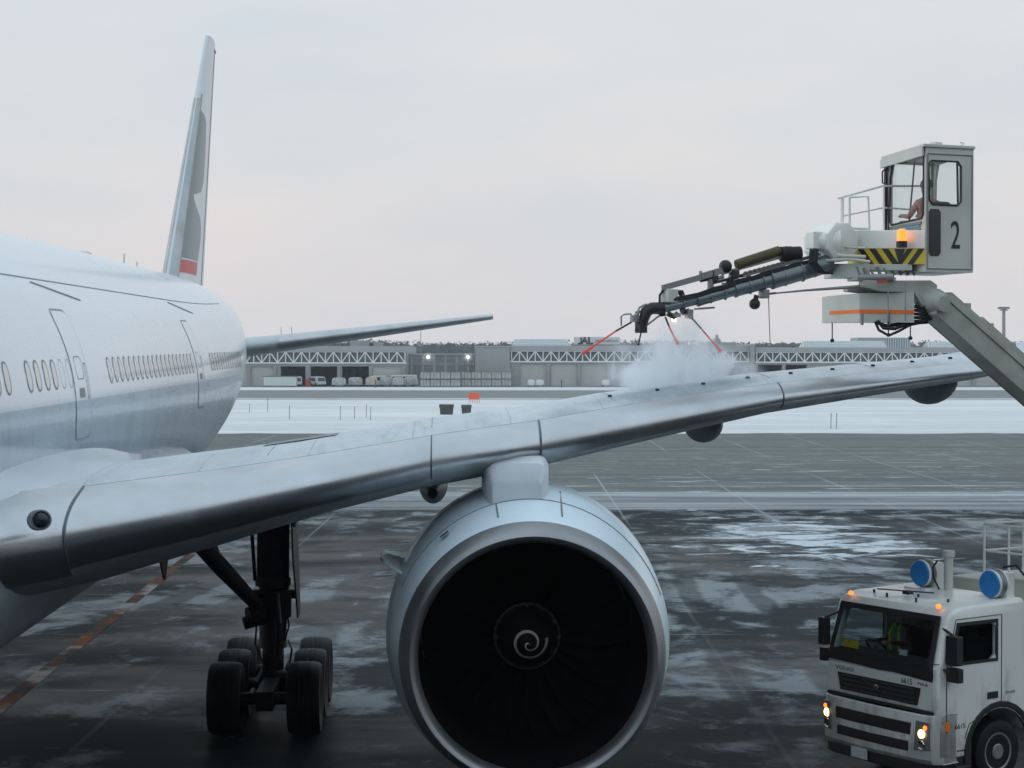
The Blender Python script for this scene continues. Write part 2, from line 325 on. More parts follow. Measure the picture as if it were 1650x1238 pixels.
# ------------------------------------------------------------------ far buildings
M_wall = mat('grey_cladding', (.34, .345, .35), .7, var=.12, vs=.25, stretch=(1, 1, .3)); M_band = mat('grey_fascia', (.37, .375, .38), .6, var=.08, vs=.2)
M_truss = mat('pale_steel', (.78, .80, .80), .5); M_shut = mat('shutter', (.52, .53, .50), .6, var=.1, vs=1, stretch=(.2, 1, 8)); M_dark = mat('dark_interior', (.03, .03, .03), .9)
M_pane = mat('truss_glazing', (.16, .19, .20), .35); M_sky = mat('skylight_glass', (.25, .34, .36), .2, var=.15, vs=.4); M_pier = mat('concrete_pier', (.33, .335, .33), .8, var=.15, vs=.5)
DB = 390.0; K = DB / F
def bx(px): return (px - 825) * K
def bz(py): return CAMH - (py - HORIZ) * K
def shed(name, label, p0, p1, roof, tr0, tr1, wallb, bays, d=DB, depth=40):
    """bays: list of (px0, px1, kind) ; kind s shutter, o open"""
    k = d / F; X = lambda p: (p - 825) * k; Z = lambda q: CAMH - (q - HORIZ) * k
    t = thing(name, label, 'building', (X((p0 + p1) / 2), d, 0), 0, 'cargo sheds beyond the taxiway'); ox, oy = t.location.x, d
    L = lambda p: X(p) - ox
    zt, za, zb, zw = Z(roof), Z(tr0), Z(tr1), Z(wallb)
    m = MB(); m.bb((L(p0), -.3, za), (L(p1), depth, zt)); m.build('roof', M_band, t, bevel=.03)
    m = MB(); m.bb((L(p0), .9, zb), (L(p1), 1.3, za)); m.build('clerestory_glazing', M_pane, t)
    m = MB(); m.bb((L(p0), .1, zw), (L(p1), 1.4, zb)); 
    m.bb((L(p0), 1.5, -.05), (L(p0) + .4, depth, za)); m.bb((L(p1) - .4, 1.5, -.05), (L(p1), depth, za)); m.bb((L(p0), depth - .4, -.05), (L(p1), depth + .1, za - .01))
    xs = [p0] + [q for b_ in bays for q in b_[:2]] + [p1]
    for a, c in zip(xs[::2], xs[1::2]):
        if c > a: m.bb((L(a), .2, -.05), (L(c), 1.2, zw))
    m.build('wall', M_wall, t)
    m = MB(); n = max(2, round((p1 - p0) / 13.0)); r = .09
    for i in range(n + 1):
        x = L(p0) + .3 + (L(p1) - L(p0) - .6) * i / n; m.beam((x, 0, zb), (x, 0, za), .2, .2, (0, 1, 0))
        if i < n:
            x2 = L(p0) + .3 + (L(p1) - L(p0) - .6) * (i + 1) / n
            q = ((x, zb), (x2, za)) if i % 2 == 0 else ((x, za), (x2, zb)); m.beam((q[0][0], .01, q[0][1]), (q[1][0], .01, q[1][1]), .22, .2, (0, 1, 0))
    m.beam((L(p0), -.02, zb), (L(p1), -.02, zb), .28, .25, (0, 1, 0)); m.beam((L(p0), -.02, za), (L(p1), -.02, za), .25, .25, (0, 1, 0)); m.build('truss', M_truss, t)
    for a, c, kd in bays:
        m = MB()
        if kd == 's':
            h = zw; rows = 12
            for q in range(rows): m.bb((L(a), .55 - (q % 2) * .03, h * q / rows), (L(c), .7, h * (q + 1) / rows - .02))
            m.bb((L(a), .5, h * .42), (L(c), .56, h * .45)); m.build('shutter', M_shut, t)
        else:
            m.bb((L(a), depth * .35, 0), (L(c), depth * .35 + .2, zw)); m.build('bay_shade_panel', M_dark, t)  # near-black panel set back in the open bay, stands for the shade inside
    for a, c, kd in bays:
        m = MB(); m.bb((L(c) + .05, -.15, -.05), (L(c) + .75, .15, zw)); m.build('pillar', M_pier, t, bevel=.03)
    return t, L, Z
t1, L1, Z1 = shed('cargo_shed', 'long truss fronted shed with open bays, nearest the tailplane', 240, 655, 558, 567, 585, 590.5, [(250, 300, 's'), (312, 352, 's'), (360, 398, 's'), (402, 440, 's'), (452, 492, 'o'), (500, 543, 'o'), (551, 594, 'o'), (600, 647, 's')])
m = MB(); m.bb((L1(560), 6, Z1(558)), (L1(588), 12, Z1(549))); m.bb((L1(598), 7, Z1(558)), (L1(612), 10, Z1(551))); m.build('roof_plant', M_wall, t1)
t2, L2, Z2 = shed('airline_shed', 'truss fronted shed carrying the airline sign, behind the spray', 822, 1208, 557, 566, 583, 586.5, [(839, 880, 's'), (888, 930, 's'), (936, 976, 's'), (984, 1024, 's'), (1032, 1072, 's'), (1080, 1120, 's'), (1128, 1168, 's')])
t3, L3, Z3 = shed('long_shed', 'truss fronted shed with dark bays, right of the spray', 1217, 1620, 560, 568, 584, 588, [(1221, 1260, 'o'), (1264, 1300, 'o'), (1312, 1347, 's'), (1352, 1390, 'o'), (1396, 1434, 's'), (1440, 1478, 'o'), (1484, 1522, 's'), (1528, 1566, 's'), (1572, 1610, 's')])
for t, L, Z, a, c, q0, q1 in ((t2, L2, Z2, 826, 920, 557, 547), (t3, L3, Z3, 1297, 1432, 560, 550), (t3, L3, Z3, 1500, 1562, 560, 551)):
    m = MB(); m.add([(L(a), 2, Z(q0)), (L(c), 2, Z(q0)), (L(c), 9, Z(q0)), (L(a), 9, Z(q0)), (L(a) + .5, 4.4, Z(q1)), (L(c) - .9, 4.4, Z(q1)), (L(c) - .9, 6.5, Z(q1)), (L(a) + .5, 6.5, Z(q1))], [(0, 1, 5, 4), (1, 2, 6, 5), (2, 3, 7, 6), (3, 0, 4, 7), (4, 5, 6, 7)])
    s = m.build('skylight', M_sky, t, smooth=0)
    m = MB(); n = int((c - a) / 4)
    for i in range(n + 1):
        f = i / n; m.beam((L(a) + (L(c) - L(a)) * f, 1.98, Z(q0)), (L(a) + .5 + (L(c) - .9 - L(a) - .5) * f, 4.36, Z(q1)), .14, .14)
    for f in (0, .33, .66, 1): m.beam((L(a), 1.96 + 2.4 * f, Z(q0) + (Z(q1) - Z(q0)) * f), (L(c), 1.96 + 2.4 * f, Z(q0) + (Z(q1) - Z(q0)) * f), .16, .16)
    m.build('glazing_bar', M_truss, s)
m = MB(); m.bb((L3(1398), 12, Z3(560)), (L3(1486), 20, Z3(543.5))); m.build('plant_room', M_sky, t3); m = MB()
for i in range(23): x = L3(1398) + (L3(1486) - L3(1398)) * i / 22; m.beam((x, 11.97, Z3(560)), (x, 11.97, Z3(543.5)), .12, .1, (0, 1, 0))
m.beam((L3(1398), 11.9, Z3(543.7)), (L3(1486), 11.9, Z3(543.7)), .2, .2); m.build('cladding_rib', M_truss, t3)
m = MB(); m.bb((L2(1135), 8, Z2(557)), (L2(1194), 14, Z2(551.5))); m.build('roof_plant', M_wall, t2)
m = MB(); m.bb((L2(1158), 7.8, Z2(551.5)), (L2(1167), 11, Z2(545))); m.tube([(L2(1163), 9.5, Z2(545)), (L2(1163), 9.5, Z2(539))], .35, 10); m.build('chimney', M_pier, t2)
# link blocks
def block(name, label, p0, p1, roof, m_, d, dep, z0=-.05):
    k = d / F; X = lambda p: (p - 825) * k; Z = lambda q: CAMH - (q - HORIZ) * k
    t = thing(name, label, 'building', (X((p0 + p1) / 2), d, 0), 0, 'cargo sheds beyond the taxiway'); w_ = (X(p1) - X(p0)) / 2
    m = MB(); m.bb((-w_, 0, z0), (w_, dep, Z(roof))); m.build('wall', m_, t, bevel=.05)
    m = MB(); m.bb((-w_ - .1, -.15, Z(roof)), (w_ + .1, dep, Z(roof) + .3)); m.build('parapet', M_band, t); return t, w_, Z
block('blank_block', 'plain grey windowless block with flat roof, between two sheds', 765.5, 821.5, 560, M_wall, 389, 30)
block('corner_block', 'narrow plain grey block between two truss sheds', 1209, 1216.5, 557, M_pier, 388.6, 30)
t4, w4, Z4 = block('low_shed', 'low recessed shed with two lit lamps under its eave', 656, 765, 572, mat('low_shed_wall', (.20, .22, .24), .7, var=.2, vs=.2), 398, 20)
M_lampon = mat('lit_lamp', (1, .97, .88), .3, emit=(1, .96, .86), es=14)
for px in (690, 754):
    m = MB(); m.ball(((px - 710.5) * 398 / F, -.45, Z4(575.5)), .27, 12); m.build('lamp', M_lampon, t4)
m = MB(); 
for i in range(6): x = -w4 + 2 * w4 * (i + .3) / 6; m.bb((x, -.1, -.05), (x + .5, .02, Z4(573)))
m.bb((-w4, -.08, Z4(588)), (w4, .01, Z4(586))); m.build('pillar', M_pier, t4)
# airline sign
sx, sz = (bx(925) + bx(1000)) / 2, bz(549)
ts = thing('roof_sign', 'white roof sign with large black airline letters', 'sign', (sx, DB + 1.5, bz(557) + .005)); hz = bz(543) - bz(557)
m = MB(); m.bb((-(bx(1000) - bx(925)) / 2, 0, hz * .12), ((bx(1000) - bx(925)) / 2, .3, hz)); m.build('sign_board', mat('sign_white', (.62, .63, .63), .5, var=.06), ts, bevel=.03)
for i in range(7): x = -4.6 + 9.2 * i / 6; MB().beam((x, .5, 0), (x, .5, hz * .9), .12, .12).build('sign_support', M_truss, ts)
M_ink = mat('black_lettering', (.02, .02, .022), .5); M_red = mat('red_lettering', (.5, .03, .02), .5)
m = MB(); m.prism([(x, -.10, hz * .54 + z) for x, z in ((-3.5, .72), (-3.18, .72), (-3.18, -.35), (-3.3, -.62), (-3.6, -.74), (-4.05, -.70), (-4.05, -.42), (-3.68, -.46), (-3.5, -.3))], (0, .04, 0)); m.build('lettering', M_ink, ts, smooth=0)
text('lettering', 'A', 2.0, basis((1, 0, 0), (0, 0, 1), (-2.6, -.10, hz * .54)), M_ink, ts, .02, 1.0, .05)
text('lettering', 'L', 2.0, basis((1, 0, 0), (0, 0, 1), (-1.4, -.10, hz * .54)), M_ink, ts, .02, 1.2, .05)
m = MB(); m.prism([(-2.62, -.13, hz * .74), (-2.45, -.13, hz * .74), (-2.25, -.13, hz * 1.0), (-2.4, -.13, hz * .97)], (0, .02, 0)); m.build('emblem', M_red, ts)
text('lettering', 'JAPAN AIRLINES', .78, basis((1, 0, 0), (0, 0, 1), (2.1, -.10, hz * .52)), mat('grey_lettering', (.12, .12, .12), .5), ts, .02, .9)
# ------------------------------------------------------------------ far wood
M_wood = mat('far_foliage', (.075, .085, .085), .9, var=.35, vs=.15)
b = MB(); rnd = random.Random(3)
def clump(x, y, h, wd, n):
    for _ in range(n):
        u = rnd.random() ** .7; z = h * (1 - u * .92); r = wd * (.25 + u) * .6
        a = rnd.uniform(0, 2 * PI); q = r * math.sqrt(rnd.random()); c = Vector((x + q * math.cos(a), y + q * math.sin(a), z)); s = wd * rnd.uniform(.08, .18)
        t = [Vector((rnd.gauss(0, 1), rnd.gauss(0, .6), rnd.gauss(0, .8))) * s for _ in range(3)]
        b.add([c + v for v in t], [(0, 1, 2)])
for i in range(900):
    d = rnd.uniform(720, 980); px = rnd.uniform(330, 1720); zt = CAMH + (HORIZ - (551.5 + 2.2 * math.sin(px * .011) + rnd.gauss(0, 1.2) - 3 * math.exp(-((px - 580) / 120) ** 2))) * d / F
    clump((px - 825) * d / F, d, zt, rnd.uniform(2.4, 4.2), 130)

rx_ = [-210 + i * .9 for i in range(620)]; hh_ = [11.6 + .5 * math.sin(x * .05) + rnd.uniform(-.35, .75) for x in rx_]
b.rings([[(x, 1000 + 3 * k, 0 if q == 0 else h) for q, k in ((0, 0), (1, 0), (1, 1), (0, 1))] for x, h in zip(rx_, hh_)])
tag(b.build('distant_wood', M_wood, smooth=0), 'dark line of distant woods behind the sheds', 'woods', kind='stuff')
def tree(px, d, ztop, wd, label):
    x = (px - 825) * d / F; t = thing('tree', label, 'tree', (x, d, -.08), 0, 'trees behind the sheds'); m = MB()
    m.tube([(0, 0, 0), (.1, 0, ztop * .5), (0, .1, ztop * .85)], [.35, .22, .06], 8)
    for k in range(7):
        a = k * 2.4; m.tube([(0, 0, ztop * (.3 + .06 * k)), (math.cos(a) * wd * .4, math.sin(a) * wd * .4, ztop * (.5 + .06 * k))], [.12, .04], 6)
    m.build('trunk', mat_bark, t); m = MB()
    for k in range(420):
        u = Vector((rnd.gauss(0, 1), rnd.gauss(0, 1), rnd.gauss(0, 1))).normalized() * rnd.random() ** .45
        c = Vector((u.x * wd * .5, u.y * wd * .5, ztop * .66 + u.z * ztop * .34)); s = .45
        m.add([c + Vector((rnd.gauss(0, s), rnd.gauss(0, s), rnd.gauss(0, s))) for _ in range(3)], [(0, 1, 2)])
    m.build('crown', M_wood, t, smooth=0); return t
mat_bark = mat('bark', (.07, .055, .045), .9, var=.3)
for px, d, q, wd, lb in ((506, 470, 553, 9, 'rounded dark tree top left of the roof box on the shed'), (568, 480, 551.5, 8, 'dark tree top just left of the pale roof box'), (592, 475, 549, 6, 'dark tree top between the two pale roof boxes'), (1640, 470, 552, 9, 'dark tree at the right edge past the boom')):
    tree(px, d, CAMH + (HORIZ - q) * d / F, wd, lb)
# ------------------------------------------------------------------ masts and poles
M_galv = mat('galvanised_steel', (.30, .31, .31), .45, metal=.6)
def mast(name, label, px, d, top, r=.12, head=True):
    t = thing(name, label, 'mast', ((px - 825) * d / F, d, -.08)); h = CAMH + (HORIZ - top) * d / F; m = MB(); m.tube([(0, 0, 0), (0, 0, h)], [r * 1.5, r], 10); m.build('pole', M_galv, t)
    if head:
        m = MB()
        for i in range(6):
            a = i * PI / 3; m.box((math.cos(a) * .95, math.sin(a) * .95, h), (.7, .6, .5)); m.beam((0, 0, h - .1), (math.cos(a) * .8, math.sin(a) * .8, h), .1, .1)
        m.lathe([(-.15, .9), (.15, .9)], (0, 0, h - .5), (0, 0, 1), 16); m.build('floodlight_ring', M_galv, t, smooth=0)
mast('light_mast', 'tall floodlight mast right of the boom', 1617, 430, 496, .35)
for px, q, lb in ((678, 530, 'thin antenna pole above the low shed'), (590, 546, 'thin antenna pole by the pale roof box'), (453, 527, 'thin antenna pole just behind the tailplane root'), (470, 526, 'second thin antenna pole right of the tailplane root')):
    mast('antenna_pole', lb, px, 440, q, .07, False)
# ------------------------------------------------------------------ ground equipment
M_white = mat('white_enamel', (.62, .66, .65), .45, var=.08); M_alu = mat('cargo_aluminium', (.42, .43, .42), .5, metal=.3, var=.25, vs=1.2); M_rub = mat('rubber', (.018, .018, .02), .75)
M_cover = mat('cargo_cover', (.40, .41, .40), .6, var=.35, vs=1.6, bump=.5, bs=3); M_tan = mat('tan_cover', (.45, .38, .31), .7, var=.2); M_redp = mat('red_paint', (.42, .05, .03), .5)
def gp(px, py, d=None):
    d = d or 20400 / (py - HORIZ); return Vector(((px - 825) * d / F, d, 0))
uld = thing('cargo_container', 'stacked grey cargo container', 'container'); m = MB()
m.prism([(-.95, -.8, .05), (.95, -.8, .05), (.95, -.8, 1.55), (-.95, -.8, 1.55)], (0, 1.6, 0)); m.build('shell', M_alu, uld, bevel=.04)
m = MB()
for x in (-.97, -.32, .32, .97): m.bb((x - .03, -.84, .05), (x + .03, -.79, 1.55))
m.bb((-1, -.85, 0), (1, .82, .06)); m.bb((-1, -.84, 1.5), (1, -.78, 1.57)); m.build('frame', mat('frame_dark', (.1, .1, .1), .5), uld)
first = True; rows = 9
for c in range(rows):
    for lv in range(2):
        px = 686 + c * 16.3; o = uld if first else copy_tree(uld); first = False; p = gp(px, 621, 385)
        o.location = (p.x, 385 - (2.5 if c < 4 else 0) + rnd.uniform(-.1, .1), lv * 1.62 if not lv else 1.6); o.scale = (1.02, .9, .92)
        o['label'] = ('grey cargo container in the upper row' if lv else 'grey cargo container on the ground') + ', ' + ('leftmost' if c == 0 else 'rightmost' if c == rows - 1 else ['', 'second', 'third', 'fourth', 'fifth', 'sixth', 'seventh', 'eighth', 'ninth', 'tenth', 'eleventh', 'twelfth'][c] + ' from the left') + ' by the low shed'; o['group'] = 'stacked cargo containers'
# covered cargo on dollies
dol = thing('cargo_dolly', 'covered cargo load on a low dolly', 'cargo dolly'); m = MB()
m.bb((-1.4, -.75, .3), (1.4, .75, .45)); m.beam((1.4, 0, .35), (1.9, 0, .3), .08, .08); m.build('deck', M_galv, dol)
for sx_ in (-1, 1):
    for sy_ in (-1, 1):
        m = MB(); m.lathe([(-.09, .12), (-.09, .19), (.09, .19), (.09, .12)], (sx_ * 1.0, sy_ * .6, .19), (0, 1, 0), 14); m.build('wheel', M_rub, dol)
m = MB(); rs = []
for z, f in ((.46, 1.0), (.7, 1.03), (1.2, 1.02), (1.55, .97), (1.8, .8), (1.86, .5)):
    rs.append([((1.3 * f) * (abs(math.cos(a)) ** .5) * (1 if math.cos(a) > 0 else -1), (.75 * f) * (abs(math.sin(a)) ** .5) * (1 if math.sin(a) > 0 else -1), z + rnd.uniform(-.05, .05)) for a in [2 * PI * k / 20 for k in range(20)]])
m.rings(rs); m.build('covered_load', M_cover, dol)
words = ['leftmost, past the red box', 'second from the left', 'third from the left', 'fourth from the left', 'fifth from the left', 'rightmost, before the bus nose']
for i, px in enumerate((548, 573, 600, 622, 643, 660)):
    o = dol if i == 0 else copy_tree(dol); p = gp(px, 621, 386.5); o.location = (p.x, 384 + (i % 2) * 1.8, 0); o.scale = (1.12 if i < 2 else .92, 1, rnd.uniform(.95, 1.05)); o['label'] = 'grey covered cargo load on a dolly, ' + words[i]; o['group'] = 'covered cargo dollies'
    if i == 2:
        for ch in o.children:
            if ch.name.startswith('covered'): ch.data = ch.data.copy(); ch.data.materials.clear(); ch.data.materials.append(M_tan)
for i, (px, lb) in enumerate(((856, 'pale bundled cargo dolly before the leftmost shutter of the airline shed'), (870, 'pale bundled cargo dolly right of another before the leftmost shutter'), (976, 'pale bundled cargo dolly half hidden by spray'))):
    o = copy_tree(dol); p = gp(px, 621, 384); o.location = (p.x, 384, 0); o.scale = (.62, .9, .75); o['label'] = lb; o['group'] = 'bundled cargo dollies'
    for ch in o.children:
        if ch.name.startswith('covered'): ch.data = ch.data.copy(); ch.data.materials.clear(); ch.data.materials.append(M_white)
# white container with green lid
t = thing('equipment_container', 'long white container with dark green lid, leftmost on the yard', 'container', gp(452, 623, 383)); m = MB(); m.bb((-3.3, -1.1, .15), (3.3, 1.1, 2.05)); 
m.build('shell', mat('corrugated_white', (.60, .64, .62), .5, var=.12, vs=2, stretch=(3, 1, .2)), t, bevel=.03)
m = MB()
for i in range(22): m.bb((-3.2 + i * .3, -1.16, .3), (-3.05 + i * .3, -1.09, 1.95))
m.build('corrugation', M_white, t); m = MB(); m.bb((-3.4, -1.2, 2.05), (3.4, 1.2, 2.2)); m.bb((-3.35, -1.15, 0), (3.35, 1.15, .15)); m.build('lid', mat('green_lid', (.08, .14, .11), .6), t)
M_wind = mat('vehicle_window', (.03, .035, .04), .15)
def van(name, label, px, d, length, h, rz, bus=False):
    t = thing(name, label, 'bus' if bus else 'van', gp(px, 0, d), rz); L_ = length / 2
    m = MB(); prof = [(-L_, .35), (L_, .35), (L_, h * .5), (L_ - (.25 if bus else .7), h * .93), (L_ - (.5 if bus else 1.1), h), (-L_, h)]
    m.prism([(x, -1, z) for x, z in prof], (0, 2, 0)); m.build('body', M_white, t, bevel=.12)
    for s in (-1, 1):
        m = MB(); n = 6 if bus else 3
        for i in range(n):
            a = -L_ + .3 + i * (length - 1.4) / n; m.bb((a, s * 1.0 - .015, h * .55), (a + (length - 1.4) / n - .1, s * 1.0 + .015, h * .86))
        m.build('side_window', M_wind, t)
    m = MB(); m.prism([(L_ + .02, -.85, h * .53), (L_ + .02, .85, h * .53), (L_ - (.2 if bus else .6), .8, h * .9), (L_ - (.2 if bus else .6), -.8, h * .9)], (.02, 0, .01)); m.build('windscreen', M_wind, t)
    for sx_ in (-1, 1):
        for s in (-1, 1):
            m = MB(); m.lathe([(-.12, .2), (-.12, .38), (.12, .38), (.12, .2)], (sx_ * L_ * .62, s * .92, .38), (0, 1, 0), 18); w_ = m.build('wheel', M_rub, t)
    for s in (-1, 1):
        m = MB(); m.bb((L_ - .03, s * .7 - .15, .6), (L_ + .04, s * .7 + .15, .8)); m.build('headlight', M_lampoff, t, bevel=.02)
M_lampoff = mat('clear_lens', (.6, .6, .6), .1)
van('minibus', 'white minibus with dark windows behind the covered dollies', 652, 390.6 - 2.5, 5.6, 2.35, 0, True)
van('parked_van', 'white van facing out beside the red box at the open bays', 512, 389, 4.2, 2.0, R(-60))
van('parked_van', 'white van half hidden behind the long white container', 478, 388.5, 4.2, 2.0, R(-80))
van('box_van', 'white van standing behind the middle covered dollies', 607, 388.5, 3.8, 2.2, R(180))
t = thing('red_cabinet', 'small red cabinet between the white container and the van', 'cabinet', gp(496, 622, 384)); m = MB(); m.bb((-.5, -.4, 0), (.5, .4, 1.5)); m.build('body', M_redp, t, bevel=.03); m = MB(); m.bb((-.4, -.43, .2), (.4, -.39, 1.3)); m.bb((-.55, -.45, 1.5), (.55, .45, 1.58)); m.build('door', mat('dull_red', (.3, .04, .03), .5), t)
# concrete housings and the orange barrier on the snow
M_hous = mat('weathered_concrete', (.085, .09, .085), .85, var=.3, vs=2)
for px, py, wd, lb in ((719.5, 667, 1.65, 'wider grey concrete housing on the snow, left one of the pair'), (751.5, 668, 1.15, 'narrower grey concrete housing on the snow, right one of the pair')):
    p = gp(px, py); t = thing('equipment_housing', lb, 'housing', (p.x, p.y, -.08), 0, 'concrete housings on the snow'); h_ = 1.15
    m = MB(); m.hexa([(-wd * .42, -.5, 0), (wd * .42, -.5, 0), (wd * .42, .5, 0), (-wd * .42, .5, 0), (-wd * .47, -.55, h_ * .72), (wd * .47, -.55, h_ * .72), (wd * .47, .55, h_ * .72), (-wd * .47, .55, h_ * .72)]); m.build('base', M_hous, t, bevel=.03)
    m = MB(); m.bb((-wd / 2, -.62, h_ * .722), (wd / 2, .62, h_)); m.build('lid', M_hous, t, bevel=.04)
p = gp(764, 648); t = thing('orange_barrier', 'small orange slatted barrier standing in the snow', 'barrier', (p.x, p.y, -.08)); M_or = mat('orange_plastic', (.85, .13, .05), .5)
m = MB(); m.bb((-.75, -.05, .5), (.75, .05, 1.35)); m.build('panel', M_or, t, bevel=.03); m = MB()
for i in range(7): x = -.72 + i * .24; m.bb((x - .035, -.04, 0), (x + .035, .04, .5))
m.build('leg', M_or, t)
for i, (px, py, h_) in enumerate(((402, 664, .9), (431, 663, 1.5), (466, 675, 1.3), (548, 676, 1.3), (571, 674, 1.2), (590, 672, 1.3), (597, 676, 1.2), (1339, 690, 1.3), (1348, 690, 1.3))):
    p = gp(px, py); m = MB(); m.tube([(p.x, p.y, -.1), (p.x + .03, p.y, h_)], .03, 6); m.ball((p.x + .03, p.y, h_), .05, 8); o = m.build('marker_stick', mat_bark if i == 0 else mat_bark)
    side = ('near the tail' if i < 7 else 'under the wing'); o['group'] = 'snow marker sticks'
    tag(o, ('thin marker stick in the snow, %s of the seven left of the housings' % ['leftmost', 'second', 'third', 'fourth', 'fifth', 'sixth', 'rightmost'][i]) if i < 7 else ('thin marker stick in the snow under the outer wing, %s of two' % ['left', 'right'][i - 7]), 'marker')
for px, lb in ((605, 'thin dark post at the snow edge before the covered dollies'), (905, 'thin pale post before the second shutter of the airline shed')):
    t = thing('hydrant_post', lb, 'post', gp(px, 625, 376) + Vector((0, 0, -.08))); m = MB(); m.tube([(0, 0, 0), (0, 0, 1.3)], .1, 8); m.build('post', M_hous, t); m = MB(); m.ball((0, 0, 1.35), .18, 10); m.build('cap', M_hous, t)

for o in [q for q in sc.objects if q.name.startswith('sign_support')]: pass
# ------------------------------------------------------------------ unseen terminal behind the camera, added to shade the engine and foreground
M_tglass = mat('terminal_glass', (.035, .045, .05), .25, spec=.3); M_tconc = mat('terminal_concrete', (.16, .16, .155), .8, var=.2, vs=.5)
tt = thing('terminal_building', 'unseen dark glazed terminal building behind the viewpoint, added to block sky light', 'building', (0, -3, 0)); m = MB(); m.bb((-70, -12, -.05), (70, -.4, 4.6)); m.bb((-70, -12, 12.5), (70, .6, 13.6)); m.bb((-70, -12, 4.6), (70, -11, 12.5)); m.build('wall', M_tconc, tt)
m = MB(); m.bb((-70, -.3, 4.6), (70, -.2, 12.5)); m.build('window_band', M_tglass, tt)
m = MB()
for i in range(48): m.bb((-70 + i * 2.95, -.42, 4.6), (-69.86 + i * 2.95, .0, 12.5))
m.build('mullion_grid', M_galv, tt)
# ------------------------------------------------------------------ cold air
m = MB(); m.bb((-1500, -300, -1.08), (1500, 1300, 21)); hz_ = m.build('haze', None, smooth=0) if False else None
hm = bpy.data.materials.new('haze_air'); hm.use_nodes = True; t_ = hm.node_tree; t_.nodes.clear(); o_ = t_.nodes.new('ShaderNodeOutputMaterial'); v_ = t_.nodes.new('ShaderNodeVolumePrincipled'); v_.inputs['Density'].default_value = .00019; v_.inputs['Color'].default_value = (.90, .94, 1, 1); v_.inputs['Anisotropy'].default_value = .2
t_.links.new(v_.outputs[0], o_.inputs['Volume']); tag(m.build('haze', hm, smooth=0), 'thin pale winter haze over the airfield', 'haze', kind='stuff')
# ------------------------------------------------------------------ airliner (local: x outboard to port, y aft, z up; camera abeam at (8.5, 0, 6.8))
air = thing('airliner', 'white twin engine airliner with silver wing edge and grey belly being sprayed', 'airliner')
APITCH = math.atan(17 / F)
RM = Matrix.Rotation(YAW, 3, 'Z') @ Matrix.Rotation(APITCH, 3, 'X')
air.rotation_euler = RM.to_euler(); air.location = Vector((0, 0, CAMH)) - RM @ Vector((8.5, 0, CAMH))
def AL(px, py, y):   # pixel + local station -> local point
    v = RM.inverted() @ ray(px, py); return Vector((8.5 + v.x / v.y * y, y, CAMH + v.z / v.y * y))
# paint
def fus_mat():
    m = mat('fuselage_paint', (.74, .77, .78), .28, coat=.35); g = NG(m)
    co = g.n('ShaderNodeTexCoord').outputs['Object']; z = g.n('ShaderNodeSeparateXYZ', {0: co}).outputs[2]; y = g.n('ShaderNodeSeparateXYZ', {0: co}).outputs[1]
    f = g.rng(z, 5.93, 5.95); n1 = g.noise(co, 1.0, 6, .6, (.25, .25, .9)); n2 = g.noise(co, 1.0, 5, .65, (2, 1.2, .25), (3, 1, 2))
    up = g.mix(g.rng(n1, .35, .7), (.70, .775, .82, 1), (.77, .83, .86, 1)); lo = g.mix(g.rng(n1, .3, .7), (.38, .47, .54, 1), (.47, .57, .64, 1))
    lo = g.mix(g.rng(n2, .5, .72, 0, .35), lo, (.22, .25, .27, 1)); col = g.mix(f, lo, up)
    fr = g.math('FRACT', g.math('DIVIDE', y, 5.3)); j = g.math('LESS_THAN', fr, .008); col = g.mix(g.math('MULTIPLY', j, .22), col, (.3, .33, .35, 1))
    g.link(col, g.p.inputs['Base Color']); g.link(g.rng(n1, .3, .7, .2, .36), g.p.inputs['Roughness'])
    b = g.n('ShaderNodeBump', {'Height': g.noise(co, .8, 3, .5), 'Strength': .035, 'Distance': .03}); g.link(b.outputs[0], g.p.inputs['Normal']); return m
M_fus = fus_mat()
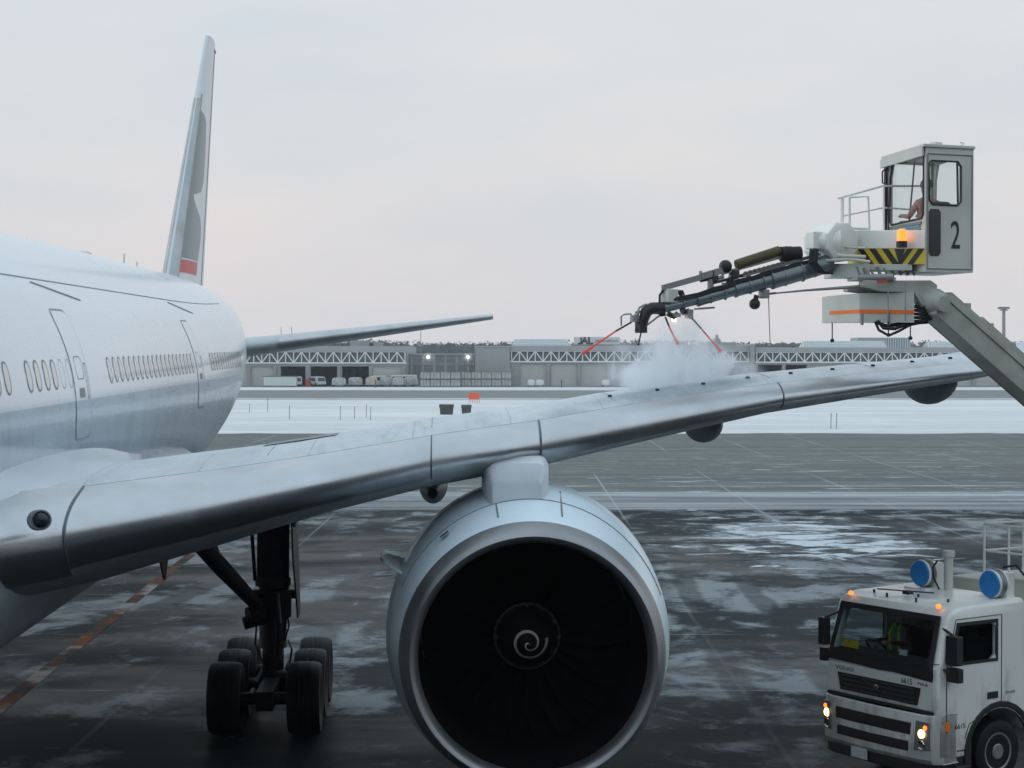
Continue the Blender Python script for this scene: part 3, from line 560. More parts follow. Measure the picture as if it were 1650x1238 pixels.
def skin_mat():   # wing box skin: grey paint under a film of frost and fluid
    m = mat('wing_skin', (.45, .5, .53), .4); g = NG(m); co = g.n('ShaderNodeTexCoord').outputs['Object']
    a = g.noise(co, 1.0, 6, .65, (1.0, .3, 1)); b = g.noise(co, 1.0, 7, .7, (2.2, .7, 1), (4, 1, 1), .8); c = g.noise(co, 1.0, 4, .5, (.35, .25, 1), (9, 2, 0))
    col = g.mix(g.rng(a, .35, .65), (.42, .48, .52, 1), (.58, .63, .66, 1)); col = g.mix(g.rng(b, .46, .66, 0, .45), col, (.74, .78, .80, 1)); col = g.mix(g.rng(c, .58, .70, 0, .6), col, (.20, .24, .27, 1)); d_ = g.noise(co, 1.0, 6, .75, (3.5, .35, 1), (1, 7, 3), 0); col = g.mix(g.rng(d_, .50, .64, 0, .35, True), col, (.30, .36, .40, 1)); vj = g.math('FRACT', g.math('DIVIDE', g.n('ShaderNodeSeparateXYZ', {0: co}).outputs[0], 1.35)); col = g.mix(g.math('MULTIPLY', g.math('LESS_THAN', vj, .012), .5), col, (.2, .23, .25, 1))
    sx_ = g.n('ShaderNodeSeparateXYZ', {0: co}); gx = g.math('SUBTRACT', sx_.outputs[0], 12.0); gy = g.math('SUBTRACT', g.math('SUBTRACT', sx_.outputs[1], g.math('MULTIPLY', gx, .62)), 28.0)
    gg = g.math('ADD', g.math('MULTIPLY', g.math('MULTIPLY', gx, gx), .28), g.math('MULTIPLY', g.math('MULTIPLY', gy, gy), 1.2)); wetm = g.rng(g.math('ADD', g.rng(gg, 0, 1.4, .35, 0), g.math('MULTIPLY', a, .6)), .42, .62, 0, .75, True); col = g.mix(wetm, col, (.17, .22, .25, 1))
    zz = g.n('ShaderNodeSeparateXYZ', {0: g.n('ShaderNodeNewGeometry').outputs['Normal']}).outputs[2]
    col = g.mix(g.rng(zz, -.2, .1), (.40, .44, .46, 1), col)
    g.link(col, g.p.inputs['Base Color']); g.link(g.rng(b, .4, .6, .30, .6), g.p.inputs['Roughness']); return m
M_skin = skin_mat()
def metal_mat(name, c, r, s=(1, 1, 1), aniso=0):
    m = mat(name, c, r, metal=1); g = NG(m); co = g.n('ShaderNodeTexCoord').outputs['Object']; a = g.noise(co, 1.2, 3, .6, s); b = g.noise(co, .9, 5, .6)
    g.link(g.rng(a, .3, .7, r - .07, r + .12), g.p.inputs['Roughness']); g.link(g.mix(g.rng(b, .35, .65), (*[q * .84 for q in c], 1), (*c, 1)), g.p.inputs['Base Color'])
    bb = g.n('ShaderNodeBump', {'Height': g.noise(co, 1.3, 2, .5), 'Strength': .10, 'Distance': .03}); g.link(bb.outputs[0], g.p.inputs['Normal']); return m
M_slat = metal_mat('polished_slat', (.58, .61, .63), .36); M_lip = metal_mat('inlet_lip_metal', (.37, .375, .385), .5); M_dkmetal = metal_mat('dark_metal', (.10, .10, .105), .45)
M_nac = mat('nacelle_paint', (.76, .89, .96), .38, coat=.2, var=.06, vs=1.2); M_black = mat('black_seal', (.03, .035, .04), .6); M_seam = mat('seam_grey', (.30, .33, .35), .5); M_greyp = mat('grey_panel', (.20, .22, .23), .5, var=.15)
# fuselage
FZ = 5.75
def frad(y):   # rx, top, bottom
    T = [(-2.3, .05, 4.9, 4.8), (-1.6, .9, 5.9, 4.0), (-.5, 1.6, 6.9, 3.4), (1, 2.3, 7.9, 2.95), (3, 2.85, 8.6, 2.72), (5.5, 3.1, 8.85, 2.65), (44, 3.1, 8.85, 2.65), (48, 3.06, 8.85, 2.85), (52, 2.96, 8.85, 3.35), (56, 2.68, 8.83, 4.05), (60, 2.2, 8.75, 4.85), (64, 1.65, 8.6, 5.6), (68, 1.0, 8.35, 6.3), (71.5, .38, 8.0, 6.95), (72.2, .1, 7.75, 7.2)]
    for a, b_ in zip(T, T[1:]):
        if a[0] <= y <= b_[0]:
            f = (y - a[0]) / (b_[0] - a[0]); f = f; return [a[i] + (b_[i] - a[i]) * f for i in (1, 2, 3)]
    return T[-1][1:]
def fpt(y, th, off=0.0):   # th 0 = port side, up positive
    rx, zt, zb = frad(y); zc = (zt + zb) / 2; rz = (zt - zb) / 2
    zs = zc + (rz + off) * math.sin(th); return Vector(((rx + off) * math.cos(th), y, zs))
ys = [-2.3, -2.0, -1.6, -1, -.5, .3, 1, 2, 3, 4.2, 5.5] + [5.5 + 1.75 * i for i in range(1, 22)] + [44 + 1.0 * i for i in range(1, 28)] + [71.5, 72.2]
# smooth the radius table so that the tail sweeps without kinks
_f0 = frad
def frad_s(y):
    if y < 6: return _f0(y)
    a = [_f0(max(6, min(72.2, y + k * .8))) for k in (-2, -1, 0, 1, 2)] if y < 70 else [_f0(y)]
    return [sum(q[i] for q in a) / len(a) for i in range(3)]
frad = frad_s
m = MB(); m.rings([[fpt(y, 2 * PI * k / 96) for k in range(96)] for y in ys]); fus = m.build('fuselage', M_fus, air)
def thz(y, z):
    rx, zt, zb = frad(y); return math.asin(max(-1, min(1, (z - (zt + zb) / 2) / ((zt - zb) / 2))))
def patch(mb, y0, y1, z0, z1, off, rad=.0, n=10, mi=0, ring=None):
    """rounded rectangle laid on the fuselage side; ring = inner inset -> outline only"""
    def outline(ins):
        pts = []; a0, a1, b0, b1 = y0 + ins, y1 - ins, z0 + ins, z1 - ins; r = max(.004, min(rad - ins if rad > ins else .004, (a1 - a0) / 2, (b1 - b0) / 2))
        for cy, cz, s in ((a1 - r, b1 - r, 0), (a0 + r, b1 - r, 1), (a0 + r, b0 + r, 2), (a1 - r, b0 + r, 3)):
            for k in range(7): a = PI / 2 * (s + k / 6); pts.append((cy + r * math.cos(a), cz + r * math.sin(a)))
        # densify the long upright edges
        out = []
        for i, p in enumerate(pts):
            q = pts[(i + 1) % len(pts)]; out.append(p); L = math.hypot(q[0] - p[0], q[1] - p[1]); nn = int(L / .18)
            for k in range(1, nn + 1): out.append((p[0] + (q[0] - p[0]) * k / (nn + 1), p[1] + (q[1] - p[1]) * k / (nn + 1)))
        return out
    P = lambda y, z: fpt(y, thz(y, z), off)
    if ring:
        o_ = outline(0); cy, cz = (y0 + y1) / 2, (z0 + z1) / 2; wy = (y1 - y0) / 2; wz = (z1 - z0) / 2
        i_ = [(cy + (p[0] - cy) * (wy - ring) / wy, cz + (p[1] - cz) * (wz - ring) / wz) for p in o_]
        n_ = len(o_); mb.add([P(*p) for p in o_] + [P(*p) for p in i_], [(j, (j + 1) % n_, n_ + (j + 1) % n_, n_ + j) for j in range(n_)], mi)
    else:
        rows = 12; o_ = outline(0); vs = []; cy, cz = (y0 + y1) / 2, (z0 + z1) / 2; fs = []; n_ = len(o_)
        for k in range(rows, 0, -1): vs += [P(cy + (p[0] - cy) * k / rows, cz + (p[1] - cz) * k / rows) for p in o_]
        for k in range(rows - 1): fs += [(k * n_ + j, k * n_ + (j + 1) % n_, (k + 1) * n_ + (j + 1) % n_, (k + 1) * n_ + j) for j in range(n_)]
        fs.append(tuple((rows - 1) * n_ + j for j in range(n_))); mb.add(vs, fs, mi)
M_shade = mat('window_shade', (.62, .61, .58), .25, coat=.5)
M_rim = mat('window_rim', (.17, .19, .21), .4)
def window(y):
    b = MB(); patch(b, y - .125, y + .125, 6.17, 6.54, .004, .12, mi=0); patch(b, y - .155, y + .155, 6.14, 6.57, .007, .15, ring=.026, mi=1)
    b.build('window', [M_shade, M_rim], fus)
for y in [19.4, 19.93, 20.46, 20.99, 21.52, 23.05, 23.6] + [24.85 + .54 * i for i in range(4)] + [30.85 + .533 * i for i in range(20)] + [44.4 + .533 * i for i in range(15)]: window(y)
b = MB()
for y in (27.02, 27.54): patch(b, y - .15, y + .15, 6.14, 6.57, .004, .15, ring=.012)
b.build('window_plug', M_seam, fus)
for y0, y1 in ((27.75, 28.85), (41.6, 42.65), (8.5, 9.6)):
    b = MB(); patch(b, y0, y1, 5.38, 7.27, .008, .16); d_ = b.build('door', M_fus, fus)
    b = MB(); patch(b, y0 - .035, y1 + .035, 5.34, 7.31, .010, .19, ring=.02); b.build('door_seal', M_seam, fus)
    b = MB(); patch(b, y0 + .25, y1 - .3, 6.25, 6.6, .011, .12, ring=.015); patch(b, y1 - .2, y1 - .06, 5.95, 6.5, .014, .05, ring=.02); patch(b, y0 + .3, y0 + .7, 5.98, 6.12, .012, .03); b.build('door_handle', M_rim, fus)
    b = MB(); b.tube([fpt(y0 + .1 + q * .3, thz(y0, 7.70 - .02 * q), .004) for q in range(11)], .014, 6); b.build('rain_gutter', M_seam, fus)
b = MB(); b.tube([fpt(y, R(40.5), .000) for y in ys if 10 < y < 54], .012, 6); b.build('skin_seam', M_seam, fus)
for y, h in ((50.0, .34), (52.1, .22)):
    b = MB(); b.prism([fpt(y, R(90)), fpt(y + .25, R(90)), fpt(y + .24, R(90)) + Vector((0, 0, h)), fpt(y + .16, R(90)) + Vector((0, 0, h))], (.03, 0, 0)); b.build('antenna_blade', M_white, fus)
b = MB(); b.hexa([(-.15, 44.3, 8.83), (.15, 44.3, 8.83), (.12, 45.4, 8.83), (-.12, 45.4, 8.83), (-.1, 44.6, 8.98), (.1, 44.6, 8.98), (.08, 45.2, 8.96), (-.08, 45.2, 8.96)]); b.build('antenna_fairing', M_white, fus, bevel=.01)
# belly fairing
b = MB(); rs = []
for i in range(30):
    y = 16.5 + i * (27.0 / 29); e = max(0.02, min(1, (y - 16.5) / 5.0, (43.5 - y) / 8.0)); e = math.sin(e * PI / 2) ** .8
    ring = []
    for k in range(60):
        a = 2 * PI * k / 60; c, s = math.cos(a), math.sin(a); ex = .82
        x = 3.42 * (.80 + .20 * e) * math.copysign(abs(c) ** ex, c); z = 4.15 + (1.92 * (.66 + .34 * e)) * math.copysign(abs(s) ** ex, s) * (1 if s < 0 else .38)
        ring.append((x * (e if e < .3 else 1), y, z))
    rs.append(ring)
b.rings(rs); M_belly = mat('belly_paint', (.27, .34, .38), .35, var=.12, vs=.7, coat=.2); b.build('belly_fairing', M_belly, air)
# ---- wing
LE = [(2.2, 20.1, 4.36), (3.0, 20.9, 4.43), (4.05, 21.8, 4.53), (5.5, 22.7, 4.74), (8.4, 24.49, 5.24), (9.88, 25.4, 5.40), (13.5, 27.72, 5.95), (17.3, 30.15, 6.33), (30.4, 38.7, 8.2)]
UPM = [(2.2, 1), (5, 1.0), (6.5, .95), (8.4, .97), (9.9, 1.12), (11, 1.22), (13.5, 1.15), (17.3, 1.1), (30.4, 1)]
LOM = [(2.2, 1.35), (4.05, 1.3), (7, 1.0), (30.4, 1)]
TE = [(2.2, 35.2), (10.3, 35.2), (17.3, 37.0), (30.4, 40.8)]
TH = [(2.2, .095), (4.05, .098), (9.88, .088), (13.5, .072), (17.3, .060), (30.4, .07)]
INC = [(2.2, 2.4), (9.88, 2.2), (17.3, 1.2), (30.4, 0)]
def itp(T, x, i=1):
    for a, c in zip(T, T[1:]):
        if x <= c[0]: f = (x - a[0]) / (c[0] - a[0]); return a[i] + (c[i] - a[i]) * f
    return T[-1][i]
def foil(x, t, up, off=0.0):   # t chord fraction
    yl, zl = itp(LE, x, 1), itp(LE, x, 2); c = itp(TE, x) - yl; th = itp(TH, x)
    yt = 5 * th * c * (.2969 * math.sqrt(t) - .126 * t - .3516 * t * t + .2843 * t ** 3 - .1015 * t ** 4) * itp(UPM if up else LOM, x) + off
    camber = .012 * c * math.sin(PI * min(1, t)) ; z = zl - t * c * math.tan(R(itp(INC, x))) + camber + (yt if up else -yt)
    return Vector((x, yl + t * c - (off if t < .004 else 0), z))
TS = [0, .0008, .003, .0065, .012, .02, .03, .045, .065, .09, .12, .16, .22, .3, .4, .5, .6, .7, .8, .9, 1.0]
XS = [2.2, 2.6, 3.0, 3.5, 4.05, 4.5, 5, 5.5, 6, 6.5, 7, 7.5, 8, 8.4, 9, 9.4, 9.88, 10.4, 11, 11.5, 12, 12.7, 13.5, 14.2, 15, 16, 17.3, 20, 23, 26, 29, 30.4]
def wing(side):
    mm = lambda p: Vector((p.x * side, p.y, p.z)); b = MB()
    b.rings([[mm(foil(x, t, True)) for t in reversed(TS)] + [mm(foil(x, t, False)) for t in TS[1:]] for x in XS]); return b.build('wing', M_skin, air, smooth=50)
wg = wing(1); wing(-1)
def tup(x): return itp([(2, .09), (4.1, .09), (8.4, .062), (30.4, .055)], x)
def slat(x0, x1, side=1, m_=None, t_up=None, t_lo=.03, name='slat', off=.012):
    b = MB(); n = max(2, int((x1 - x0) / .5)); TU = [0, .0008, .003, .0065, .012, .02, .03, .045, 1]; tl = [t for t in TS if t < t_lo] + [t_lo]; rs = []
    for i in range(n + 1):
        x = x0 + (x1 - x0) * i / n; tu = TU[:-1] + [t_up or tup(x)]; k = [foil(x, t, True, off) for t in reversed(tu)] + [foil(x, t, False, off) for t in tl[1:]]
        k += [foil(x, tl[-1], False, -.02)] + [foil(x, t, False, -.02) for t in reversed(tl[3:-1])] + [foil(x, t, True, -.02) for t in tu[3:]]
        rs.append(k)
    b.rings(rs); b.build(name, m_ or M_slat, wg, smooth=50)
for a, c in ((4.12, 8.35), (8.37, 9.83), (9.87, 13.62), (13.65, 17.9), (17.93, 22), (22.03, 26), (26.03, 30.1)): slat(a, c)
slat(2.6, 4.08, 1, M_slat, .10, .05, 'root_fairing', .02)
for x0, x1, t0, t1 in ((9.35, 9.85, .06, .114),):
    pass
# dark seams between slats, and panel lines on the upper skin
for x in (4.1, 8.36, 9.85, 13.635, 17.915):
    b = MB(); b.tube([foil(x, t, True, .014) for t in reversed([q for q in TS if q < tup(x)] + [tup(x)])] + [foil(x, t, False, .014) for t in TS[1:7]], .009, 6)
    b.build('slat_seam', mat('seam_dark', (.10, .11, .12), .5) if 'seam_dark' not in bpy.data.materials else bpy.data.materials['seam_dark'], wg)
b = MB(); 
for i in range(60):
    x = 4.1 + i * .28; b.tube([foil(x, tup(x) + .004, True, .002), foil(x + .28, tup(x + .28) + .004, True, .001)], .007, 5, caps=False)
for x in (6.2, 8.36, 11, 13.6, 15.5): b.tube([foil(x, t, True, .002) for t in (.13, .2, .3, .4, .5, .6)], .008, 5)
b.build('panel_line', M_seam, wg)
for i in range(9):
    b = MB(); x = 11.0 + .76 * i; p = foil(x, .165, True); b.box(p + Vector((0, 0, .015)), (.06, .06, .03)); b.box(p + Vector((.0, .03, .02)), (.03, .03, .025)); b.build('wing_cleat', M_black, wg, bevel=.006)
# spoiler-like grey access panel
b = MB(); g4 = [foil(x, t, True, .006) for x, t in ((6.0, .25), (7.0, .25), (7.0, .30), (6.0, .30))]; g5 = [foil(x, t, True, .006) for x, t in ((6.0, .30), (7.0, .30), (7.0, .37), (6.0, .37))]
b.add(g4, [(0, 1, 2, 3)]); b.add(g5, [(0, 1, 2, 3)]); b.build('walkway_panel', M_greyp, wg)
# landing light in the root fairing
lp = AL(66, 838, 21.15); nrm = Vector((.35, -.9, .1)).normalized()
b = MB(); b.lathe([(-.25, .12), (.015, .118), (.02, .10), (.0, .095), (-.05, .02)], lp, nrm, 28); ll = b.build('landing_light', M_greyp, wg)
b = MB(); b.ball(lp + nrm * -.01, .088, 16); b.build('lamp_lens', mat('dark_lens', (.03, .033, .036), .2, spec=.4), ll)
# upper root fillet
b = MB(); rs = []
for i in range(27):
    y = 20.95 + i * .53; e = max(.12, min(1, (y - 19.2) / 3.5)); kk = max(.02, min(1, (34.75 - y) / 6.0)); kk = math.sin(kk * PI / 2); ring = []
    for k in range(12):
        a = PI / 2 * k / 11; xa, za = 2.93, 5.32 - .25 * (1 - kk); xb = 2.93 + 1.35 * e * kk; xb = min(xb, itp([(20.1, 2.2), (20.9, 3.0), (21.8, 4.05), (22.7, 5.5), (40, 9)], y - .12)); t = (y - itp(LE, xb)) / (itp(TE, xb) - itp(LE, xb)); t = max(.0, min(1, t)); zb = foil(xb, t, True).z - .03
        ring.append((xb - (xb - xa) * math.sin(a), y, za - .1 * (1 - e) + (zb - za) * math.cos(a) if False else zb + (za - zb) * (1 - math.cos(a))))
    rs.append(ring)
b.rings(rs, False, False, False); b.build('wing_root_fillet', mat('fillet_paint', (.53, .60, .645), .35, var=.08, vs=1, coat=.2), air, smooth=60)
# flap track fairings
for px, ybot, y0, r, ln in ((698, 810, 33.5, .26, 5.6), (1139, 711, 34.0, .29, 3.4), (1509, 648, 33.2, .33, 2.9)):
    p = AL(px, ybot, y0 - ln * .12); cz = p.z + r * 1.25; b = MB(); rs = []
    for i in range(17):
        u = i / 16; rr = r * (math.sin(PI * min(1, u * .92 + .04)) ** .55); yy = y0 - ln * .45 + u * ln
        rs.append([(p.x + rr * math.cos(a), yy, cz + max(-1.25, 1.25 * math.sin(a) if math.sin(a) < 0 else .9 * math.sin(a)) * rr - u * .12) for a in [2 * PI * k / 28 for k in range(28)]])
    b.rings(rs); b.build('flap_track_fairing', mat('fairing_grey', (.20, .23, .25), .4, var=.15) if px == 698 else bpy.data.materials['fairing_grey'], wg)
# ---- engine
EX, EZ, EY = 9.68, 2.73, 23.75
b = MB(); b.lathe([(.46, 1.742), (.9, 1.83), (1.5, 1.925), (2.2, 1.965), (3.0, 1.94), (3.8, 1.79), (4.6, 1.5), (4.58, 1.44), (3.6, 1.5), (2.4, 1.52), (1.6, 1.52), (.8, 1.52), (.5, 1.53)], (EX, EY, EZ), (0, 1, 0), 96, closed=True)
nac = b.build('engine_nacelle', M_nac, air)
def bulge(p):
    f = max(0, min(1, (p.y - EY - .5) / 1.3)); return .17 * f * f * (3 - 2 * f) * max(0, (p.z - EZ) / 1.9)
for v in nac.data.vertices: v.co.z += bulge(v.co)
b = MB(); prof = [(.455, 1.748), (.33, 1.735), (.2, 1.70), (.10, 1.67), (.04, 1.64), (0, 1.595), (.01, 1.565), (.05, 1.53), (.13, 1.50), (.22, 1.492), (.30, 1.49), (.31, 1.51), (.3, 1.55), (.44, 1.70)]
b.lathe(prof, (EX, EY, EZ), (0, 1, 0), 96, closed=True); b.build('inlet_lip', M_lip, nac, smooth=60)
b = MB(); b.lathe([(.301, 1.486), (.7, 1.475), (1.3, 1.47), (2.26, 1.47), (2.26, 1.50), (.32, 1.50)], (EX, EY, EZ), (0, 1, 0), 96, closed=True); b.build('inlet_liner', mat('acoustic_liner', (.005, .005, .006), .9, bump=.2, bs=90, spec=.05), nac)
b = MB(); b.lathe([(2.2, .2), (2.2, 1.468), (2.24, 1.468), (2.24, .2)], (EX, EY, EZ), (0, 1, 0), 48, closed=True); b.build('fan_casing', M_black, nac)
sp = MB(); sp.lathe([(1.25, .004), (1.27, .03), (1.32, .08), (1.45, .17), (1.62, .275), (1.8, .365), (1.98, .44), (2.1, .46)], (EX, EY, EZ), (0, 1, 0), 48); spin = sp.build('spinner', mat('spinner_black', (.02, .02, .022), .35, coat=.3), nac, smooth=60)
b = MB(); b.lathe([(1.985, .448), (1.99, .462), (2.02, .466), (2.04, .45)], (EX, EY, EZ), (0, 1, 0), 48); 
for k in range(12): a = k * PI / 6; b.box((EX + .42 * math.cos(a), EY + 1.93, EZ + .42 * math.sin(a)), (.035, .03, .035))
b.build('spinner_ring', mat('ring_grey', (.09, .09, .09), .5), spin)
def spr(r): # y on spinner cone for radius r
    T = [(.004, 1.25), (.03, 1.27), (.08, 1.32), (.17, 1.45), (.275, 1.62), (.365, 1.8), (.44, 1.98), (.46, 2.1)]
    return itp(T, r)
b = MB(); vs = []; fs = []; N = 90
for i in range(N + 1):
    f = i / N; a = R(-60) + f * R(610) ; r = .018 + .235 * f ** .9; wdt = .011 + .010 * f
    for q in (-1, 1): rr = max(.006, r + q * wdt); vs.append((EX - rr * math.cos(a) , EY + spr(rr) - .006, EZ - rr * math.sin(a)))
for i in range(N): fs.append((2 * i, 2 * i + 1, 2 * i + 3, 2 * i + 2))
b.add(vs, fs); b.build('spiral_mark', mat('spiral_cream', (.85, .79, .70), .5), spin)
for k in range(26):
    a0 = 2 * PI * k / 26; b = MB(); vs = []; fs = []
    for i in range(9):
        f = i / 8; r = .44 + .99 * f + .03 * f; tw = R(20 + 42 * f); ch = .36 + .14 * math.sin(f * PI * .8); sw = .10 * f * f
        for q in (-.5, 0, .5):
            al = a0 + sw + q * ch * math.sin(tw) / r; yy = 2.08 + q * ch * math.cos(tw) * .55 - (.03 if q == 0 else 0); vs.append((EX + r * math.cos(al), EY + yy, EZ + r * math.sin(al)))
    for i in range(8):
        for j in range(2): fs.append((i * 3 + j, i * 3 + j + 1, i * 3 + j + 4, i * 3 + j + 3))
    b.add(vs, fs); b.build('fan_blade', bpy.data.materials.get('blade_grey') or mat('blade_grey', (.004, .004, .005), .6, spec=.06), nac)
# nacelle strake, vents
b = MB(); a = R(151); c, s = math.cos(a), math.sin(a); P = lambda r, y: Vector((EX + r * c, EY + y, EZ + r * s))
b.prism([P(1.9, 1.6), P(2.06, 1.62), P(2.25, 1.78), P(2.31, 2.0), P(2.25, 2.7), P(1.9, 3.4)], (Vector((-s, 0, c)) * .05)); b.build('strake', M_nac, nac, bevel=.012)
b = MB(); a = R(128); c, s = math.cos(a), math.sin(a); p = Vector((EX + 1.84 * c, EY + .95, EZ + 1.84 * s)); b.box((0, 0, 0), (.13, .10, .012), Matrix.Translation(p + Vector((c, 0, s)) * .01) @ Matrix.Rotation(a - PI / 2, 4, 'Y').inverted()); vt_ = b.build('vent', M_black, nac)
for v in vt_.data.vertices: v.co.z += .075; v.co.x -= .01
b = MB()
for dg in (104, 77): a = R(dg); c, s = math.cos(a), math.sin(a); b.tube([(EX + 1.81 * c, EY + .75, EZ + 1.81 * s), (EX + 1.93 * c, EY + 1.6, EZ + 1.93 * s)], .012, 6)
b.tube([(EX + 1.882 * math.cos(R(t)), EY + 1.2, EZ + 1.882 * math.sin(R(t))) for t in range(20, 160, 4)], .006, 5); sm_ = b.build('nacelle_seam', M_greyp, nac)
for v in sm_.data.vertices: v.co.z += bulge(v.co)
# core cowl and exhaust behind
b = MB(); b.lathe([(4.0, 1.0), (4.7, .95), (6.2, .62), (7.4, .2), (7.6, .02)], (EX, EY, EZ), (0, 1, 0), 40); b.build('exhaust_plug', M_dkmetal, nac)
# pylon
b = MB(); rs = []
for y, z0, z1, wd, x in ((24.95, 4.4, 4.98, .33, 0), (25.07, 4.4, 5.18, .40, 0), (25.25, 4.35, 5.26, .44, 0), (26.2, 4.2, 5.28, .45, 0), (27.2, 4.1, 5.25, .43, 0), (29, 4.0, 5.0, .36, 0), (32, 4.0, 4.9, .2, 0), (34, 4.3, 4.8, .04, 0)):
    r_ = []; r0 = min(.14, wd * .5)
    for cx_, cz_, s_ in ((wd - r0, z1 - r0, 0), (-wd + r0, z1 - r0, 1), (-wd - .0, z0, None), (wd, z0, None)):
        if s_ is None: r_ += [(EX - .17 + cx_, y, cz_)]
        else: r_ += [(EX - .17 + cx_ + r0 * math.cos(PI / 2 * (s_ + k / 5)), y, cz_ + r0 * math.sin(PI / 2 * (s_ + k / 5))) for k in range(6)]
    rs.append(r_)
b.rings(rs); b.build('pylon', mat('pylon_paint', (.66, .72, .76), .35, var=.08, vs=2, coat=.2), air, bevel=.06, seg=3)
# ---- tail fin
NF = 28
def fin_pt(h, t, side=1, off=0.0):   # h 0..1 root->tip
    yl = 57.9 + (68.1 - 57.9) * h; ch = 8.7 + (2.5 - 8.7) * h; z = 8.55 + (17.95 - 8.55) * h
    yt = 5 * .098 * ch * (.2969 * math.sqrt(t) - .126 * t - .3516 * t * t + .2843 * t ** 3 - .1015 * t ** 4) + off
    return Vector((side * yt, yl + t * ch, z))
b = MB(); HS = [-.04, .1, .3, .5, .7, .9, .985, 1.0]
b.rings([[fin_pt(h, t, 1) * 1 for t in reversed(TS)] + [fin_pt(h, t, -1) for t in TS[1:]] for h in HS]); fin = b.build('tail_fin', mat('fin_paint', (.60, .66, .68), .35, var=.06, vs=.5, coat=.2), air, smooth=50)
def fr_(q): return itp([(0, 0), (.25, .045), (.31, .056), (.5, .14), (.62, .22), (.7, .28), (.8, .42), (.86, .5)], q)
def decal(poly, m_, name, off=.012):
    bmx = MB(); vs = []; fs = []; rows = {}
    # poly given as list of (h, tmin, tmax)
    n = 9
    for h, a, c in poly: h = h * .975 + .03; a, c = fr_(a), fr_(c); vs += [fin_pt(h, a + (c - a) * k / (n - 1), 1, off) for k in range(n)]
    for i in range(len(poly) - 1):
        for k in range(n - 1): fs.append((i * n + k, i * n + k + 1, (i + 1) * n + k + 1, (i + 1) * n + k))
    bmx.add(vs, fs); bmx.build(name, m_, fin, smooth=60)
M_brush = mat('fin_grey_green', (.10, .165, .18), .4, var=.08, coat=.2)
decal([(.075, .31, .80), (.12, .31, .83), (.16, .31, .85), (.20, .31, .84), (.24, .31, .78), (.27, .31, .64), (.295, .31, .52), (.315, .31, .47), (.325, .31, .62), (.34, .31, .75), (.38, .30, .80), (.44, .29, .80), (.50, .28, .79), (.56, .27, .76), (.62, .25, .72), (.645, .25, .62), (.66, .25, .34)], M_brush, 'brush_emblem')
decal([(.022, .30, .79), (.068, .30, .80)], mat('fin_red', (.55, .05, .06), .4), 'red_band', .013)
b = MB()
for s_ in (1,):
    rs = [[fin_pt(h, t, 1, .02) for t in (.05, .03, .015, .005, 0)] + [fin_pt(h, t, -1, .02) for t in (.005, .015, .03, .05)] for h in (-.02, .1, .3, .5, .72)]
b.rings(rs, False, False, False); b.build('leading_edge', metal_mat('fin_edge', (.42, .45, .46), .35), fin, smooth=50)
b = MB(); b.tube([fin_pt(h, .052, 1, .01) for h in (0, .2, .4, .6, .74)], .022, 6); b.tube([fin_pt(h, .72, 1, .004) for h in (0, .3, .6, .97)], .02, 6); b.build('fin_seam', mat('seam_tan', (.30, .30, .27), .5), fin)
b = MB(); b.box(fin_pt(.965, .62, 1) + Vector((-.02, .3, 0)), (.04, .5, .12)); b.build('tip_light', M_black, fin, bevel=.03)
# ---- tailplane
def stab(side):
    def sp_(u, t, up):
        x = 1.2 + u * (10.45 - 1.2); yl = 60.2 + u * (70.9 - 60.2); ch = 6.6 + u * (2.4 - 6.6); z = 6.75 + u * 1.25 - .18
        yt = 5 * (.105 - .015 * u) * ch * (.2969 * math.sqrt(t) - .126 * t - .3516 * t * t + .2843 * t ** 3 - .1015 * t ** 4)
        return Vector((side * x, yl + t * ch, z + (yt if up else -yt) - t * ch * .01))
    b = MB(); b.rings([[sp_(u, t, True) for t in reversed(TS)] + [sp_(u, t, False) for t in TS[1:]] for u in (0, .1, .25, .5, .75, .96, 1.0)]); st = b.build('tailplane', mat('tail_skin', (.50, .58, .60), .3, var=.1), air, smooth=50)
    b = MB(); k = [t for t in TS if t < .1]; rs = []
    for u in (.2, .4, .6, .8, .97):
        r1 = [sp_(u, t, True) + Vector((0, -.012, .012)) for t in reversed(k)] + [sp_(u, t, False) + Vector((0, -.012, -.012)) for t in k[1:]]; rs.append(r1)
    b.rings(rs, False, False, False); b.build('leading_edge', M_slat, st, smooth=60)
stab(1); stab(-1)
